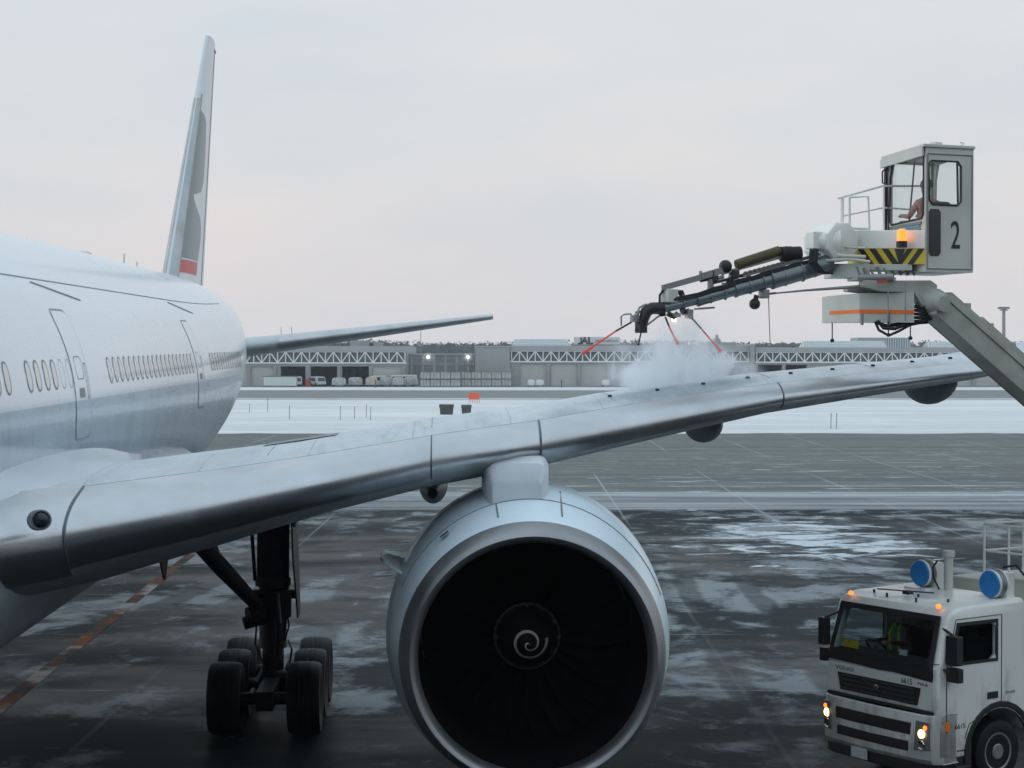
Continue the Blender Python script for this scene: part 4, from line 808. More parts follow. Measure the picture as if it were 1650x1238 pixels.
# ---- main gear
M_gear = mat('gear_grey', (.026, .028, .03), .5, spec=.3, var=.3, vs=4); M_gdark = mat('gear_dark', (.014, .014, .016), .55, spec=.3); M_tyre = mat('tyre_rubber', (.007, .008, .009), .6, spec=.3, var=.3, vs=5)
GY = 34.65
def gz(y): return -(math.tan(APITCH)) * y + .0
def gear(gx):
    zg = gz(GY); ax = zg + .66
    gr = MB(); gr.tube([(gx + .0, GY, 3.2), (gx, GY, 1.15)], .255, 22); gr.tube([(gx + .02, GY + .05, 4.9), (gx, GY, 2.4)], .30, 24); gr.tube([(gx, GY, 2.45), (gx, GY, 2.3)], .33, 24); gr.tube([(gx, GY, 2.35), (gx, GY, ax + .1)], .2, 20)
    gr.tube([(gx - .28, GY - .3, 4.8), (gx - .28, GY - .3, 3.3)], .12, 12); gr.tube([(gx - .38, GY - .1, 3.35), (gx - .32, GY - .1, 2.4)], .035, 8); gr.tube([(gx + .3, GY - .1, 4.5), (gx + .28, GY - .15, 2.2), (gx + .22, GY - .2, 1.3)], .03, 8)
    gr.box((gx + .18, GY - .25, 2.0), (.35, .2, .5)); gr.tube([(gx + .1, GY - .42, 2.2), (gx + .16, GY - .62, 1.7), (gx + .1, GY - .3, 1.05)], .06, 10)
    gr.tube([(gx - .45, GY - .1, 2.15), (gx + .45, GY - .1, 2.15)], .09, 10)
    g0 = gr.build('main_landing_gear', M_gear, air)
    b = MB(); b.beam((gx, GY - 1.75, ax), (gx, GY + 1.75, ax), .3, .34); b.ball((gx, GY, ax), .34, 18)
    for k in (-1.45, 0, 1.45): b.tube([(gx - .72, GY + k, ax), (gx + .72, GY + k, ax)], .11, 14); b.tube([(gx - .25, GY + k - .25, ax + .1), (gx - .25, GY + k + .25, ax + .1)], .05)
    b.tube([(gx - .2, GY - 1.3, ax + .25), (gx - .2, GY + 1.3, ax + .25)], .035, 8); b.build('bogie_beam', M_gear, g0)
    # side brace towards the fuselage (inboard) and drag brace
    sgn = 1 if gx > 0 else -1
    b = MB(); b.tube([(gx - .25 * sgn, GY - .3, 1.95), (gx - .85 * sgn, GY - .9, 2.75), (gx - 1.75 * sgn, GY - 1.7, 3.95)], [.12, .165, .15], 14); b.tube([(gx - .15 * sgn, GY - .25, 1.85), (gx - .42 * sgn, GY - .4, 1.8)], .15, 12)
    b.tube([(gx - 1.25 * sgn, GY - 1.3, 3.3), (gx - .35 * sgn, GY - .3, 3.75)], .06, 10); b.tube([(gx - 1.1 * sgn, GY - 1.1, 3.45), (gx - .5 * sgn, GY - .45, 3.62)], .09, 10); b.tube([(gx - .5 * sgn, GY - .4, 1.65), (gx - .1 * sgn, GY - .3, 1.75)], .12, 12)
    b.tube([(gx - .95 * sgn, GY - 1.0, 3.0), (gx - 1.5 * sgn, GY - 1.0, 4.4)], .10, 10); b.build('side_brace', M_gdark, g0)
    b = MB(); b.prism([(gx + .34 * sgn, GY - .6, 4.9), (gx + .34 * sgn, GY + .7, 4.9), (gx + .46 * sgn, GY + .3, 1.75), (gx + .45 * sgn, GY - .1, 1.7), (gx + .40 * sgn, GY - .6, 2.9)], (.03, 0, 0)); b.build('gear_door', M_gear, g0)
    b = MB(); b.tube([(gx + .3, GY - .2, 1.3), (gx + .42, GY - .9, 1.25), (gx + .35, GY - 1.4, ax + .1)], .02, 6); b.tube([(gx + .25, GY - .2, 2.0), (gx + .33, GY - .4, 1.6), (gx + .15, GY - .5, 1.0)], .018, 6); b.tube([(gx - .25, GY - .3, 1.9), (gx - .28, GY - .5, 1.3), (gx - .1, GY - .7, .9)], .02, 6); b.build('hydraulic_hose', M_rub, g0)
    proto = None
    for sy in (-1.45, 0, 1.45):
        for sx_ in (-.70, .70):
            if proto is None:
                b = MB(); b.lathe([(-.16, .28), (-.25, .42), (-.295, .53), (-.285, .60), (-.22, .638), (-.1, .654), (-.095, .640), (-.075, .640), (-.07, .655), (0, .657), (.005, .645), (.02, .645), (.025, .657), (.07, .655), (.075, .640), (.095, .640), (.1, .654), (.22, .638), (.285, .60), (.295, .53), (.25, .42), (.16, .28)], (0, 0, 0), (1, 0, 0), 56)
                ty = b.build('tyre', M_tyre, g0, smooth=40); b = MB(); b.lathe([(-.19, .12), (-.15, .26), (-.16, .40), (.16, .40), (.15, .26), (.19, .12)], (0, 0, 0), (1, 0, 0), 36)
                for k in range(10): a = k * PI / 5; b.tube([(-.17, .2 * math.cos(a), .2 * math.sin(a)), (.17, .2 * math.cos(a), .2 * math.sin(a))], .025, 6)
                ri = b.build('rim', M_rim2, g0); proto = (ty, ri)
                objs = proto
            else:
                objs = tuple(o.copy() for o in proto)
                for o in objs: sc.collection.objects.link(o); o.parent = g0
            for o in objs: o.location = (gx + sx_, GY + sy, gz(GY + sy) + .655)
M_rim2 = mat('wheel_rim', (.05, .048, .046), .5, metal=.5, var=.3)
gear(5.36); gear(-5.36)
# small drain masts below the wing
for px, q0, q1, y in ((259, 903, 935, 31.0), (469, 838, 850, 33.0)):
    a = AL(px - 5, q0 - 8, y); c = AL(px + 4, q1, y); b = MB(); b.prism([a, a + Vector((.12, .25, 0)), c + Vector((0, .1, 0)), c], (.03, 0, 0)); b.build('drain_mast', M_black, wg)
# ------------------------------------------------------------------ de-icing truck (local: x to the vehicle's right, y forward, z up)
trk = thing('deicing_truck', 'white de-icing truck with lit headlamps and raised boom cabin marked 2', 'truck', (5.87, 29.65, 0), R(123))
M_tw = mat('truck_white', (.80, .81, .77), .35, var=.10, vs=1.5, coat=.3); M_tg = mat('cabin_grey', (.60, .605, .55), .45, var=.12, vs=1.6); M_arm = mat('boom_grey', (.42, .43, .38), .5, var=.2, vs=2.5)
M_tube = mat('tube_steel', (.20, .235, .245), .35, metal=.5, var=.15); M_plas = mat('black_plastic', (.018, .018, .02), .45, var=.2); M_blue = mat('reel_blue', (.025, .22, .58), .35, var=.15)
M_gl = glass('cab_glass', (.66, .74, .74), .0); M_glc = glass('clear_glass', (.86, .91, .91), .0); M_gs = glass('side_glass', (.62, .70, .70), 0, 1.18); M_seat = mat('seat_fabric', (.03, .03, .035), .9); M_in = mat('cab_lining', (.10, .10, .10), .8)
M_amber = mat('amber_lens_lit', (.9, .25, .05), .3, emit=(1, .24, .03), es=1.7); M_head = mat('headlamp_lit', (1, .8, .5), .3, emit=(1, .62, .25), es=5); M_chr = mat('chrome', (.55, .55, .55), .2, metal=1)
M_org = mat('orange_stripe', (.95, .20, .02), .45); M_yel = mat('hazard_yellow', (.62, .48, .03), .45, var=.1)
g = NG(M_tw); co = g.n('ShaderNodeTexCoord').outputs['Object']; zz = g.n('ShaderNodeSeparateXYZ', {0: co}).outputs[2]
dn = g.noise(co, 1.0, 6, .7, (2.2, 2.2, .9)); dm = g.math('MULTIPLY', g.rng(g.math('ADD', dn, g.rng(zz, .4, 1.8, .22, -.08)), .48, .72, 0, .7, True), g.rng(zz, 4.5, 5, 1, .5)); g.link(g.mix(dm, (.82, .83, .79, 1), (.34, .335, .31, 1)), g.p.inputs['Base Color']); g.link(g.rng(dm, 0, .6, .35, .7), g.p.inputs['Roughness'])
TM = Matrix.LocRotScale(trk.location, trk.rotation_euler, None).inverted()
def T(px, py, d): return TM @ W(px, py, d)
# cab shell
prof = [(.0, .52), (.0, 1.92), (-.05, 2.0), (-.24, 2.80), (-.36, 2.93), (-.6, 2.99), (-1.95, 3.02), (-2.05, 2.9), (-2.05, .95), (-2.0, .75), (-.9, .52)]
b = MB(); xs_ = [(-1.25, .06), (-1.22, .015), (-1.17, 0), (1.17, 0), (1.22, .015), (1.25, .06)]
cy, cz = -1.0, 1.8
b.rings([[(x, y - (ins if y > -.3 else -ins), z - (ins if z > 2.5 else 0)) for y, z in prof] for x, ins in xs_]); cab = b.build('cab', M_tw, trk, smooth=35)
bv = cab.modifiers.new('bv', 'BEVEL'); bv.width = .05; bv.segments = 3; bv.limit_method = 'ANGLE'; bv.angle_limit = R(40)
def cutter(f): c = MB(); f(c); return c.build('c', M_tw)
cs = [cutter(lambda c: c.prism([(-1.17, y, z) for y, z in ((-.07, 1.25), (-.07, 1.92), (-.12, 2.0), (-.30, 2.74), (-.5, 2.9), (-1.95, 2.93), (-1.97, 1.25))], (2.34, 0, 0))),
      cutter(lambda c: c.prism([(-1.13, .3, 1.93), (1.13, .3, 1.93), (1.10, .3, 2.0), (1.06, .3, 2.76), (-1.06, .3, 2.76), (-1.10, .3, 2.0)], (0, -.62, 0))),
      cutter(lambda c: c.prism([(-1.6, y, z) for y, z in ((-.30, 1.98), (-1.22, 1.98), (-1.30, 2.06), (-1.30, 2.62), (-1.22, 2.70), (-.50, 2.70), (-.44, 2.62), (-.28, 2.05))], (3.2, 0, 0))),
      cutter(lambda c: c.lathe([(-1.4, .70), (1.4, .70)], (0, -1.38, .50), (1, 0, 0), 40))]
cut(cab, cs)
b = MB(); b.add([(-1.13, -.03, 1.92), (1.13, -.03, 1.92), (1.07, -.24, 2.77), (-1.07, -.24, 2.77)], [(0, 1, 2, 3)]); b.build('windscreen', M_gl, cab, smooth=0)
# black surround of the windscreen
def frame(mb, o, i, d): 
    n = len(o); O = [Vector(p) for p in o]; I = [Vector(p) for p in i]; d = Vector(d)
    for k in range(n):
        l = (k + 1) % n; mb.hexa([O[k], O[l], I[l], I[k], O[k] + d, O[l] + d, I[l] + d, I[k] + d])
b = MB(); frame(b, [(-1.18, .012, 1.80), (1.18, .012, 1.80), (1.15, -.01, 1.98), (1.11, -.225, 2.84), (-1.11, -.225, 2.84), (-1.15, -.01, 1.98)], [(-1.06, .012, 1.99), (1.06, .012, 1.99), (1.06, -.0, 2.0), (1.03, -.205, 2.75), (-1.03, -.205, 2.75), (-1.06, -.0, 2.0)], (0, .02, .005)); b.build('windscreen_seal', M_plas, cab)
b = MB(); b.prism([(-1.17, .014, 1.72), (1.17, .014, 1.86), (1.17, .014, 1.90), (-1.17, .014, 1.90)], (0, .012, 0)); b.prism([(-1.17, .014, 1.90), (-1.17, .014, 1.80), (0, .014, 1.76), (1.17, .014, 1.80), (1.17, .014, 1.90)], (0, .016, 0)); b.build('scuttle_panel', M_plas, cab)
for s in (-1, 1):
    b = MB(); b.add([(s * 1.2, y, z) for y, z in ((-.28, 1.98), (-1.30, 1.98), (-1.30, 2.70), (-.46, 2.70))], [(0, 1, 2, 3)]); dw = b.build('side_window', M_gs, cab, smooth=0)
    b = MB(); frame(b, [(s * 1.235, y, z) for y, z in ((-.26, 1.95), (-1.34, 1.95), (-1.34, 2.74), (-.42, 2.74))], [(s * 1.235, y, z) for y, z in ((-.31, 2.0), (-1.29, 2.0), (-1.29, 2.68), (-.48, 2.68))], (s * .022, 0, 0)); b.build('window_seal', M_plas, cab)
    b = MB(); ln = [(-.20, .92), (-.20, 1.9), (-.40, 2.79), (-1.42, 2.80), (-1.42, 1.25), (-1.3, 1.22), (-.7, 1.02), (-.6, .8)]; b.tube([(s * 1.252, y, z) for y, z in ln], .008, 5); b.build('door_seam', M_plas, cab)
    b = MB(); b.box((s * 1.255, -1.22, 1.42), (.02, .24, .11)); b.build('door_handle', M_plas, cab, bevel=.01)
    # mirrors
    b = MB(); dy = -.22 if s < 0 else .02; mx_ = 1.39 if s < 0 else 1.27; mw_ = .24 if s < 0 else .15; b.box((s * mx_, dy, 2.28), (mw_, .15, .56)); b.box((s * mx_, dy - .02, 1.84), (mw_, .13, .22)); b.beam((s * 1.15, -.22, 2.66), (s * mx_, dy, 2.55), .05, .04); b.beam((s * 1.16, -.1, 1.95), (s * mx_, dy, 1.86), .05, .04); b.build('mirror', M_plas, cab, bevel=.045)
    # snorkel panel behind the door
    b = MB(); b.hexa([(s * 1.22, -2.22, 2.0), (s * 1.3, -2.22, 2.0), (s * 1.3, -2.0, 2.0), (s * 1.22, -2.0, 2.0), (s * 1.2, -2.2, 2.85), (s * 1.28, -2.2, 2.85), (s * 1.28, -1.98, 2.85), (s * 1.2, -1.98, 2.85)]); b.build('air_deflector', M_plas, cab, bevel=.02)
# nose
def louvre(z0, z1, w0, w1, name='grille'):
    b = MB(); b.prism([(-w0, .02, z1), (w0, .02, z1), (w1, .02, z0), (-w1, .02, z0)], (0, .025, 0)); gr = b.build(name, M_plas, trk, bevel=.012)
    b = MB(); n = 4
    for i in range(n): z = z0 + (z1 - z0) * (i + .5) / n; b.box((0, .052, z), (2 * min(w0, w1) - .08, .02, .018))
    b.build('slat_bar', mat('grille_bar', (.05, .05, .05), .4) if 'grille_bar' not in bpy.data.materials else bpy.data.materials['grille_bar'], gr)
b = MB(); b.prism([(-1.19, .0, 1.73), (1.19, .0, 1.73), (1.19, .0, 1.27), (-1.19, .0, 1.27)], (0, .018, 0)); b.build('nose_panel', M_tw, trk, bevel=.012)
louvre(1.32, 1.60, .93, .86); 
b = MB(); b.box((0, .012, 1.235), (2.36, .04, .045)); b.build('shadow_gap', M_plas, trk)
b = MB(); prof2 = [(-1.25, -.42), (-1.25, -.06), (-1.19, .08), (-1.0, .15), (0, .20), (1.0, .15), (1.19, .08), (1.25, -.06), (1.25, -.42)]
b.rings([[(x, y - (.06 if z < .5 else 0) - (.03 if z > 1.15 else 0), z) for x, y in prof2] + [(x, y - .1, z) for x, y in reversed(prof2[1:-1])] for z in (.44, .52, .9, 1.17, 1.205)]); bump_ = b.build('bumper', M_tw, trk, bevel=.015)
for z0, z1, w in ((.86, 1.06, .84), (.60, .77, .80)):
    b = MB(); b.rings([[(x, .155 + .05 * (1 - (x / 1.0) ** 2), z0 + .02) for x in (-w, -w / 2, 0, w / 2, w)] + [(x, .13, z0) for x in (w, -w)], [(x, .155 + .05 * (1 - (x / 1.0) ** 2), z1) for x in (-w, -w / 2, 0, w / 2, w)] + [(x, .13, z1) for x in (w, -w)]]); b.build('air_intake', M_plas, bump_, bevel=.012)
b = MB(); b.rings([[(x * .97, y - .03, z) for x, y in prof2] + [(x * .9, y - .2, z) for x, y in reversed(prof2[1:-1])] for z in (.28, .34, .455)]); b.build('lower_skirt', M_plas, bump_, bevel=.02)
for s in (-1, 1):
    b = MB(); b.prism([(s * .97, .165, 1.12), (s * 1.185, .085, 1.10), (s * 1.20, .085, .68), (s * .93, .172, .66)], (0, .012, 0)); hd = b.build('headlight', mat('lens_housing', (.16, .17, .17), .12, coat=1) if 'lens_housing' not in bpy.data.materials else bpy.data.materials['lens_housing'], bump_, bevel=.006)
    b = MB(); b.ball((s * 1.06, .148, .92), .07, 14, sc_=(1, .4, 1)); b.build('lit_bulb', M_head, hd)
    b = MB(); b.ball((s * 1.12, .13, 1.02), .04, 12, sc_=(1, .4, 1)); b.build('indicator_bulb', M_amber, hd)
    b = MB(); b.lathe([(0, .075), (.02, .07), (.015, .05)], (s * 1.05, .14, .75), (0, 1, 0), 18); b.build('fog_lamp', M_chr, hd)
    b = MB(); b.ball((s * .98, -.30, 2.975), .04, 12, sc_=(1.2, 1, 1)); b.build('marker_lamp', M_amber, cab)
    b = MB(); b.box((s * 1.256, -.22, 1.02), (.012, .09, .14)); b.build('side_reflector', M_org, bump_, bevel=.004)
b = MB(); b.box((.25, .20, .40), (.36, .02, .17)); b.build('number_plate', M_white, bump_, bevel=.006)
for x in (-.55, .2, .7):
    b = MB(); b.tube([(x, .05, 1.93), (x - .55, -.02, 2.0)], .012, 6); b.tube([(x - .02, .05, 1.93), (x - .75, .015, 2.02)], .009, 6); b.build('wiper', M_plas, cab)
text('lettering', 'VOLVO', .085, basis((-1, 0, 0), (0, 0, 1), (.78, .022, 1.665)), M_ink, trk, .002, 1.5)
text('lettering', '6615', .13, basis((-1, 0, 0), (0, 0, 1), (-.62, .022, 1.66)), M_ink, trk, .002, .95)
text('lettering', 'P1A-8', .075, basis((-1, 0, 0), (0, 0, 1), (-.96, .022, 1.66)), M_ink, trk, .002, 1.1)
text('lettering', '6615', .11, basis((0, -1, 0), (0, 0, 1), (-1.253, -.50, 1.0)), M_ink, trk, .002, 1.05)
text('lettering', 'FM 300', .06, basis((0, -1, 0), (0, 0, 1), (-1.255, -1.62, 1.43)), mat('faint_lettering', (.25, .25, .25), .5), trk, .002, 1.2)
b = MB(); b.lathe([(0, .06), (.012, .06), (.014, .042), (.0, .042)], (.02, .05, 1.46), (0, 1, 0), 24, closed=True); b.beam((-.3, .055, 1.36), (.32, .055, 1.56), .02, .012, (0, 1, 0)); b.build('badge', M_chr, trk)
# steps, arches, front axle
for s in (-1, 1):
    b = MB(); rs = []
    for k in range(15):
        a = R(-8 + 196 * k / 14); c, q = math.cos(a), math.sin(a); rs.append([(s * 1.20, -1.38 + .68 * c, .52 + .68 * q), (s * 1.27, -1.38 + .70 * c, .52 + .70 * q), (s * 1.27, -1.38 + .79 * c, .52 + .79 * q), (s * 1.18, -1.38 + .80 * c, .52 + .80 * q)])
    b.rings(rs); b.build('wheel_arch', M_plas, trk, bevel=.01)
    b = MB(); b.bb((s * .85, -.78, .30), (s * 1.235, -.40, .86)); b.bb((s * .9, -.72, .33), (s * 1.26, -.42, .37)); b.bb((s * .9, -.72, .60), (s * 1.255, -.42, .64)); b.build('step', M_plas, trk, bevel=.02)
def truck_wheel(y, x):
    b = MB(); b.lathe([(-.14, .30), (-.16, .42), (-.13, .485), (-.06, .50), (.06, .50), (.13, .485), (.16, .42), (.14, .30)], (x, y, .5), (1, 0, 0), 48); ty = b.build('tyre', M_tyre, trk, smooth=40)
    s = math.copysign(1, x); b = MB(); b.lathe([(s * .135, .305), (s * .15, .30), (s * .14, .27), (s * .05, .25), (s * .04, .17), (s * .12, .15), (s * .15, .11), (s * .15, .002), (-s * .1, .002), (-s * .1, .305)], (x, y, .5), (1, 0, 0), 40)
    for k in range(10): a = 2 * PI * k / 10; b.tube([(x + s * .05, y + .21 * math.cos(a), .5 + .21 * math.sin(a)), (x + s * .085, y + .21 * math.cos(a), .5 + .21 * math.sin(a))], .018, 6)
    b.build('rim', mat('truck_rim', (.30, .31, .31), .4, metal=.5, var=.2) if 'truck_rim' not in bpy.data.materials else bpy.data.materials['truck_rim'], ty)
for y in (-1.38, -6.2, -7.5):
    for x in (-1.08, 1.08): truck_wheel(y, x)
b = MB(); b.bb((-.5, -9.0, .62), (-.32, -.5, .9)); b.bb((.32, -9.0, .62), (.5, -.5, .9)); b.bb((-.9, -1.44, .44), (.9, -1.32, .56)); b.bb((-.9, -6.26, .44), (.9, -6.14, .56)); b.bb((-.9, -7.56, .44), (.9, -7.44, .56))
b.bb((-.31, -.95, .62), (.31, -.85, .88)); b.bb((-.31, -4, .62), (.31, -3.9, .88)); b.bb((-.31, -8.9, .62), (.31, -8.8, .88)); b.build('chassis', M_plas, trk)
b = MB(); b.bb((-1.24, -8.9, .95), (1.24, -2.55, 2.75)); bd = b.build('tank_body', M_tw, trk, bevel=.04)
b = MB()
for y in (-3.6, -4.9, -6.4): b.bb((-1.262, y, 1.0), (-1.242, y + .95, 2.6))
b.build('locker_door', M_tg, bd, bevel=.015)
b = MB(); b.bb((-1.25, -2.52, .55), (-.75, -2.15, 1.0)); b.bb((.75, -2.52, .55), (1.25, -2.15, 1.0)); b.bb((-1.1, -2.5, 1.0), (1.1, -2.2, 2.35)); b.build('pump_locker', M_tg, trk, bevel=.03)
b = MB(); b.tube([(-1.15, -2.3, 2.9), (-1.2, -2.32, 2.5), (-1.24, -2.3, 2.1), (-1.15, -2.35, 1.3)], .03, 8); b.build('hose', M_rub, trk)
# interior
b = MB(); b.prism([(-1.15, y, z) for y, z in ((-.09, 1.3), (-.09, 1.95), (-.40, 2.0), (-.52, 1.85), (-.45, 1.3))], (2.3, 0, 0)); b.build('dashboard', M_seat, cab, bevel=.02)
for x in (-.6, .6):
    b = MB(); b.box((x, -1.22, 1.62), (.5, .5, .16)); b.box((x, -1.55, 1.98), (.48, .14, .66), None); b.box((x, -1.56, 2.42), (.26, .1, .18)); b.build('seat', M_seat, cab, bevel=.05)
b = MB(); b.tube([(.60 + .2 * math.cos(a), -.50 + .09 * math.sin(a), 2.02 + .13 * math.sin(a)) for a in [2 * PI * k / 20 for k in range(21)]], .016, 8); b.tube([(.60, -.50, 2.0), (.60, -.40, 1.88)], .03, 8); b.build('steering_wheel', M_plas, cab)
b = MB(); b.add([(.62, -.13, 1.99), (1.02, -.13, 1.99), (1.0, -.17, 2.13), (.66, -.17, 2.13)], [(0, 1, 2, 3)]); b.build('yellow_card', M_yel, cab, smooth=0); b = MB(); b.box((-.35, -.17, 2.07), (.16, .02, .1)); b.box((.85, -.19, 2.17), (.38, .02, .06)); b.build('paper_card', M_white, cab)
b = MB(); b.bb((-1.16, -1.95, 1.3), (1.16, -1.93, 2.88)); b.build('rear_lining', M_seat, cab)
# roof gear: hose reels, post, rails
def reel(x, z, nm):
    b = MB(); b.lathe([(0, .205), (-.02, .225), (-.05, .225), (-.05, .20), (-.16, .20), (-.16, .23), (-.19, .23), (-.22, .1)], (x, -1.50, z), (0, 1, 0), 32)
    b.box((x, -1.78, z - .03), (.36, .18, .42)); b.box((x, -1.62, z - .28), (.5, .5, .10)); rl = b.build('hose_reel', M_tw, trk, bevel=.01)
    b = MB(); b.lathe([(.0, .005), (.02, .005), (.022, .20), (.005, .218), (0, .218)], (x, -1.495, z), (0, 1, 0), 32); b.build('blue_cover', M_blue, rl)
    b = MB(); 
    for k in range(3): b.tube([(x + .215 * math.cos(a), -1.58 - .035 * k, z + .215 * math.sin(a)) for a in [2 * PI * q / 28 for q in range(29)]], .016, 6)
    b.build('hose_coil', M_galv, rl)
reel(.60, 3.26, 0); reel(-.93, 3.24, 0)
b = MB(); b.tube([(.20, -1.75, 3.0), (.20, -1.75, 3.56)], .075, 14); b.tube([(.20, -1.75, 3.56), (.20, -1.75, 3.66)], .10, 14); b.build('exhaust_post', M_tg, trk)
b = MB(); b.tube([(.30, -1.60, 3.50), (0.36, -1.55, 3.38), (.34, -1.55, 3.2), (.26, -1.6, 3.02)], .016, 8); b.build('cable', M_rub, trk); b = MB(); b.tube([(-1.02, -1.7, 3.5), (-1.2, -1.8, 3.55), (-1.28, -2.0, 3.3), (-1.22, -2.1, 2.8), (-1.25, -2.1, 2.2)], .02, 8); b.build('cable', M_rub, trk)
b = MB()
for x, y in ((.3, -.45), (-.1, -.75), (-.8, -.7), (.75, -.6), (-.4, -.4)): b.tube([(x, y, 2.97), (x, y, 3.04)], .02, 8)
b.build('roof_stud', M_dkmetal, trk); b = MB(); b.tube([(.7, -.62, 3.05), (-.3, -.9, 3.07)], .012, 6); b.box((.1, -.72, 3.05), (.14, .12, .06)); b.build('roof_bracket', M_dkmetal, trk)
b = MB()
c0 = T(1588, 900, 31.3); rl_ = [(.30, -2.7), (.30, -4.6), (-.78, -4.6), (-.78, -2.7)]
for z in (3.2, 3.6, 4.05): b.tube([(x, y, z) for x, y in rl_ + rl_[:1]], .02, 8)
for x, y in rl_ + [(-.24, -2.7), (.30, -3.65), (-.78, -3.65)]: b.tube([(x, y, 2.75), (x, y, 4.05)], .02, 8)
b.build('guard_rail', M_tw, trk)
b = MB(); b.bb((-1.1, -3.6, 2.76), (-.3, -2.75, 3.2)); b.bb((.2, -4.2, 2.76), (1.1, -2.7, 3.1)); b.build('deck_locker', M_tg, trk, bevel=.03)
for o_ in trk.children_recursive:
    for v in o_.data.vertices:
        f_ = max(0, min(1, (v.co.z - 1.95) / .75)); v.co.z -= .12 * f_ * f_ * (3 - 2 * f_)
# ---- operator cabin and boom stand about a metre nearer than the first estimate
def T(px, py, d): return TM @ W(px, py, d - 1.0)
d0, d1, d2 = 30.0, 31.25, 30.35
def V(px, py, d): return T(px, py, d)
A0 = T(1491, 438, d0); B0 = T(1568, 438, d2); B0.z = A0.z; C0 = T(1429, 438, d1); C0.z = A0.z; H = T(1491, 237, d0).z - A0.z; up = Vector((0, 0, 1))
ev = (B0 - A0); ev.z = 0; fv = (C0 - A0); fv.z = 0; D0 = A0 + ev + fv
lean = .22   # windowed face leans: its far edge
b = MB(); top = up * H; b.hexa([A0, B0, D0, C0 + up * .0, A0 + top, B0 + top, D0 + top - up * .06, C0 + top - up * .06]); oc = b.build('operator_cabin', M_tg, trk)
eu, fu = ev.normalized(), fv.normalized(); We, Wf = ev.length, fv.length
def Q(a, f, h): return A0 + eu * a + fu * f + up * h
def cprism(p, d): c = MB(); c.prism(p, d); return c.build('c', M_tg)
win_e = [(.07, 1.12), (.12, 1.05), (.60, 1.05), (.66, 1.11), (.66, 1.66), (.60, 1.73), (.10, 1.73), (.05, 1.68)]   # door window in the e-plane (a,h)
win_f = [(.12, .84), (Wf - .16, .80), (Wf - .10, .86), (Wf - .12, 1.55), (Wf - .2, 1.80), (.14, 1.86), (.06, 1.80), (.06, .90)]
cut(oc, [cprism([Q(.04, .05, .06), Q(We - .04, .05, .06), Q(We - .04, Wf - .05, .06), Q(.04, Wf - .05, .06)], up * (H - .16)),
         cprism([Q(a, -.1, h) for a, h in win_e], fu * .2), cprism([Q(-.1, f, h) for f, h in win_f], eu * .2),
         cprism([Q(We - .1, f, h) for f, h in win_f], eu * .2), cprism([Q(a, Wf - .1, h) for a, h in ((.08, .5), (We - .08, .5), (We - .08, 1.8), (.08, 1.8))], fu * .2)])
def pane(nm, pts, par, m_): c = MB(); c.add(pts, [tuple(range(len(pts)))]); return c.build(nm, m_, par, smooth=0)
pane('window_pane', [Q(a, .02, h) for a, h in win_e], oc, M_glc); pane('window_pane', [Q(.02, f, h) for f, h in win_f], oc, M_glc); pane('window_pane', [Q(We - .02, f, h) for f, h in win_f], oc, M_glc); pane('window_pane', [Q(a, Wf - .02, h) for a, h in ((.08, .5), (We - .08, .5), (We - .08, 1.8), (.08, 1.8))], oc, M_glc)
b = MB(); b.tube([Q(a, -.006, h) for a, h in win_e + win_e[:1]], .016, 6); b.build('window_seal', M_plas, oc)
b = MB(); b.tube([Q(-.006, f, h) for f, h in win_f + win_f[:1]], .016, 6); b.build('window_seal', M_plas, oc)
ppp = [(.06, .30), (.09, .25), (.24, .25), (.28, .30), (.28, .93), (.24, .98), (.09, .98), (.06, .93)]
b = MB(); b.prism([Q(a, -.012, h) for a, h in ppp], fu * .02); b.build('lower_door_window', mat('dark_pane', (.035, .045, .045), .2, coat=.3), oc)
b = MB()
for a in (.035, We - .03): b.tube([Q(a, -.012, .05), Q(a, -.012, H - .1)], .007, 5)
b.tube([Q(.035, -.012, H - .1), Q(We - .03, -.012, H - .1)], .007, 5); b.tube([Q(.035, -.012, .05), Q(We - .03, -.012, .05)], .007, 5); b.build('door_seam', M_greyp, oc)
X_ = eu; N_ = -fu
text('number', '2', .62, Matrix(((eu.x, 0, -fu.x, 0), (eu.y, 0, -fu.y, 0), (0, 1, 0, 0), (0, 0, 0, 1))) if False else basis(eu, (0, 0, 1), Q(.56, -.006, .56)), M_ink, oc, .004, .62)
b = MB(); b.hexa([Q(-.05, -.03, H), Q(We + .02, -.03, H), Q(We + .02, Wf + .12, H - .06), Q(-.05, Wf + .12, H - .06), Q(-.05, -.03, H + .05), Q(We + .02, -.03, H + .05), Q(We + .02, Wf + .12, H - .01), Q(-.05, Wf + .12, H - .01)])
b.hexa([Q(-.06, .02, H - .14), Q(-.02, .02, H - .14), Q(-.02, Wf + .15, H - .2), Q(-.06, Wf + .15, H - .2), Q(-.06, .02, H), Q(-.02, .02, H), Q(-.02, Wf + .15, H - .06), Q(-.06, Wf + .15, H - .06)]); b.build('cabin_roof', M_tg, oc, bevel=.01)
b = MB(); b.box(Q(.36, .3, H + .09), (.14, .14, .05)); b.tube([Q(.70, .05, H + .04), Q(.74, .05, H + .10), Q(.68, .05, H + .10)], .012, 6); b.build('roof_fitting', M_tg, oc)
b = MB(); b.beam(Q(-.03, Wf + .03, .35), Q(-.03, Wf - .02, H - .12), .05, .05); b.tube([Q(-.05, Wf - .15, 1.75), Q(-.06, Wf + .06, 1.68), Q(-.06, Wf + .06, 1.5), Q(-.05, Wf - .12, 1.45)], .014, 6); b.tube([Q(-.05, Wf - .1, 1.7), Q(-.05, Wf - .16, .5)], .012, 6); b.build('wiper', M_plas, oc)
for f in (.45, .9):
    pass
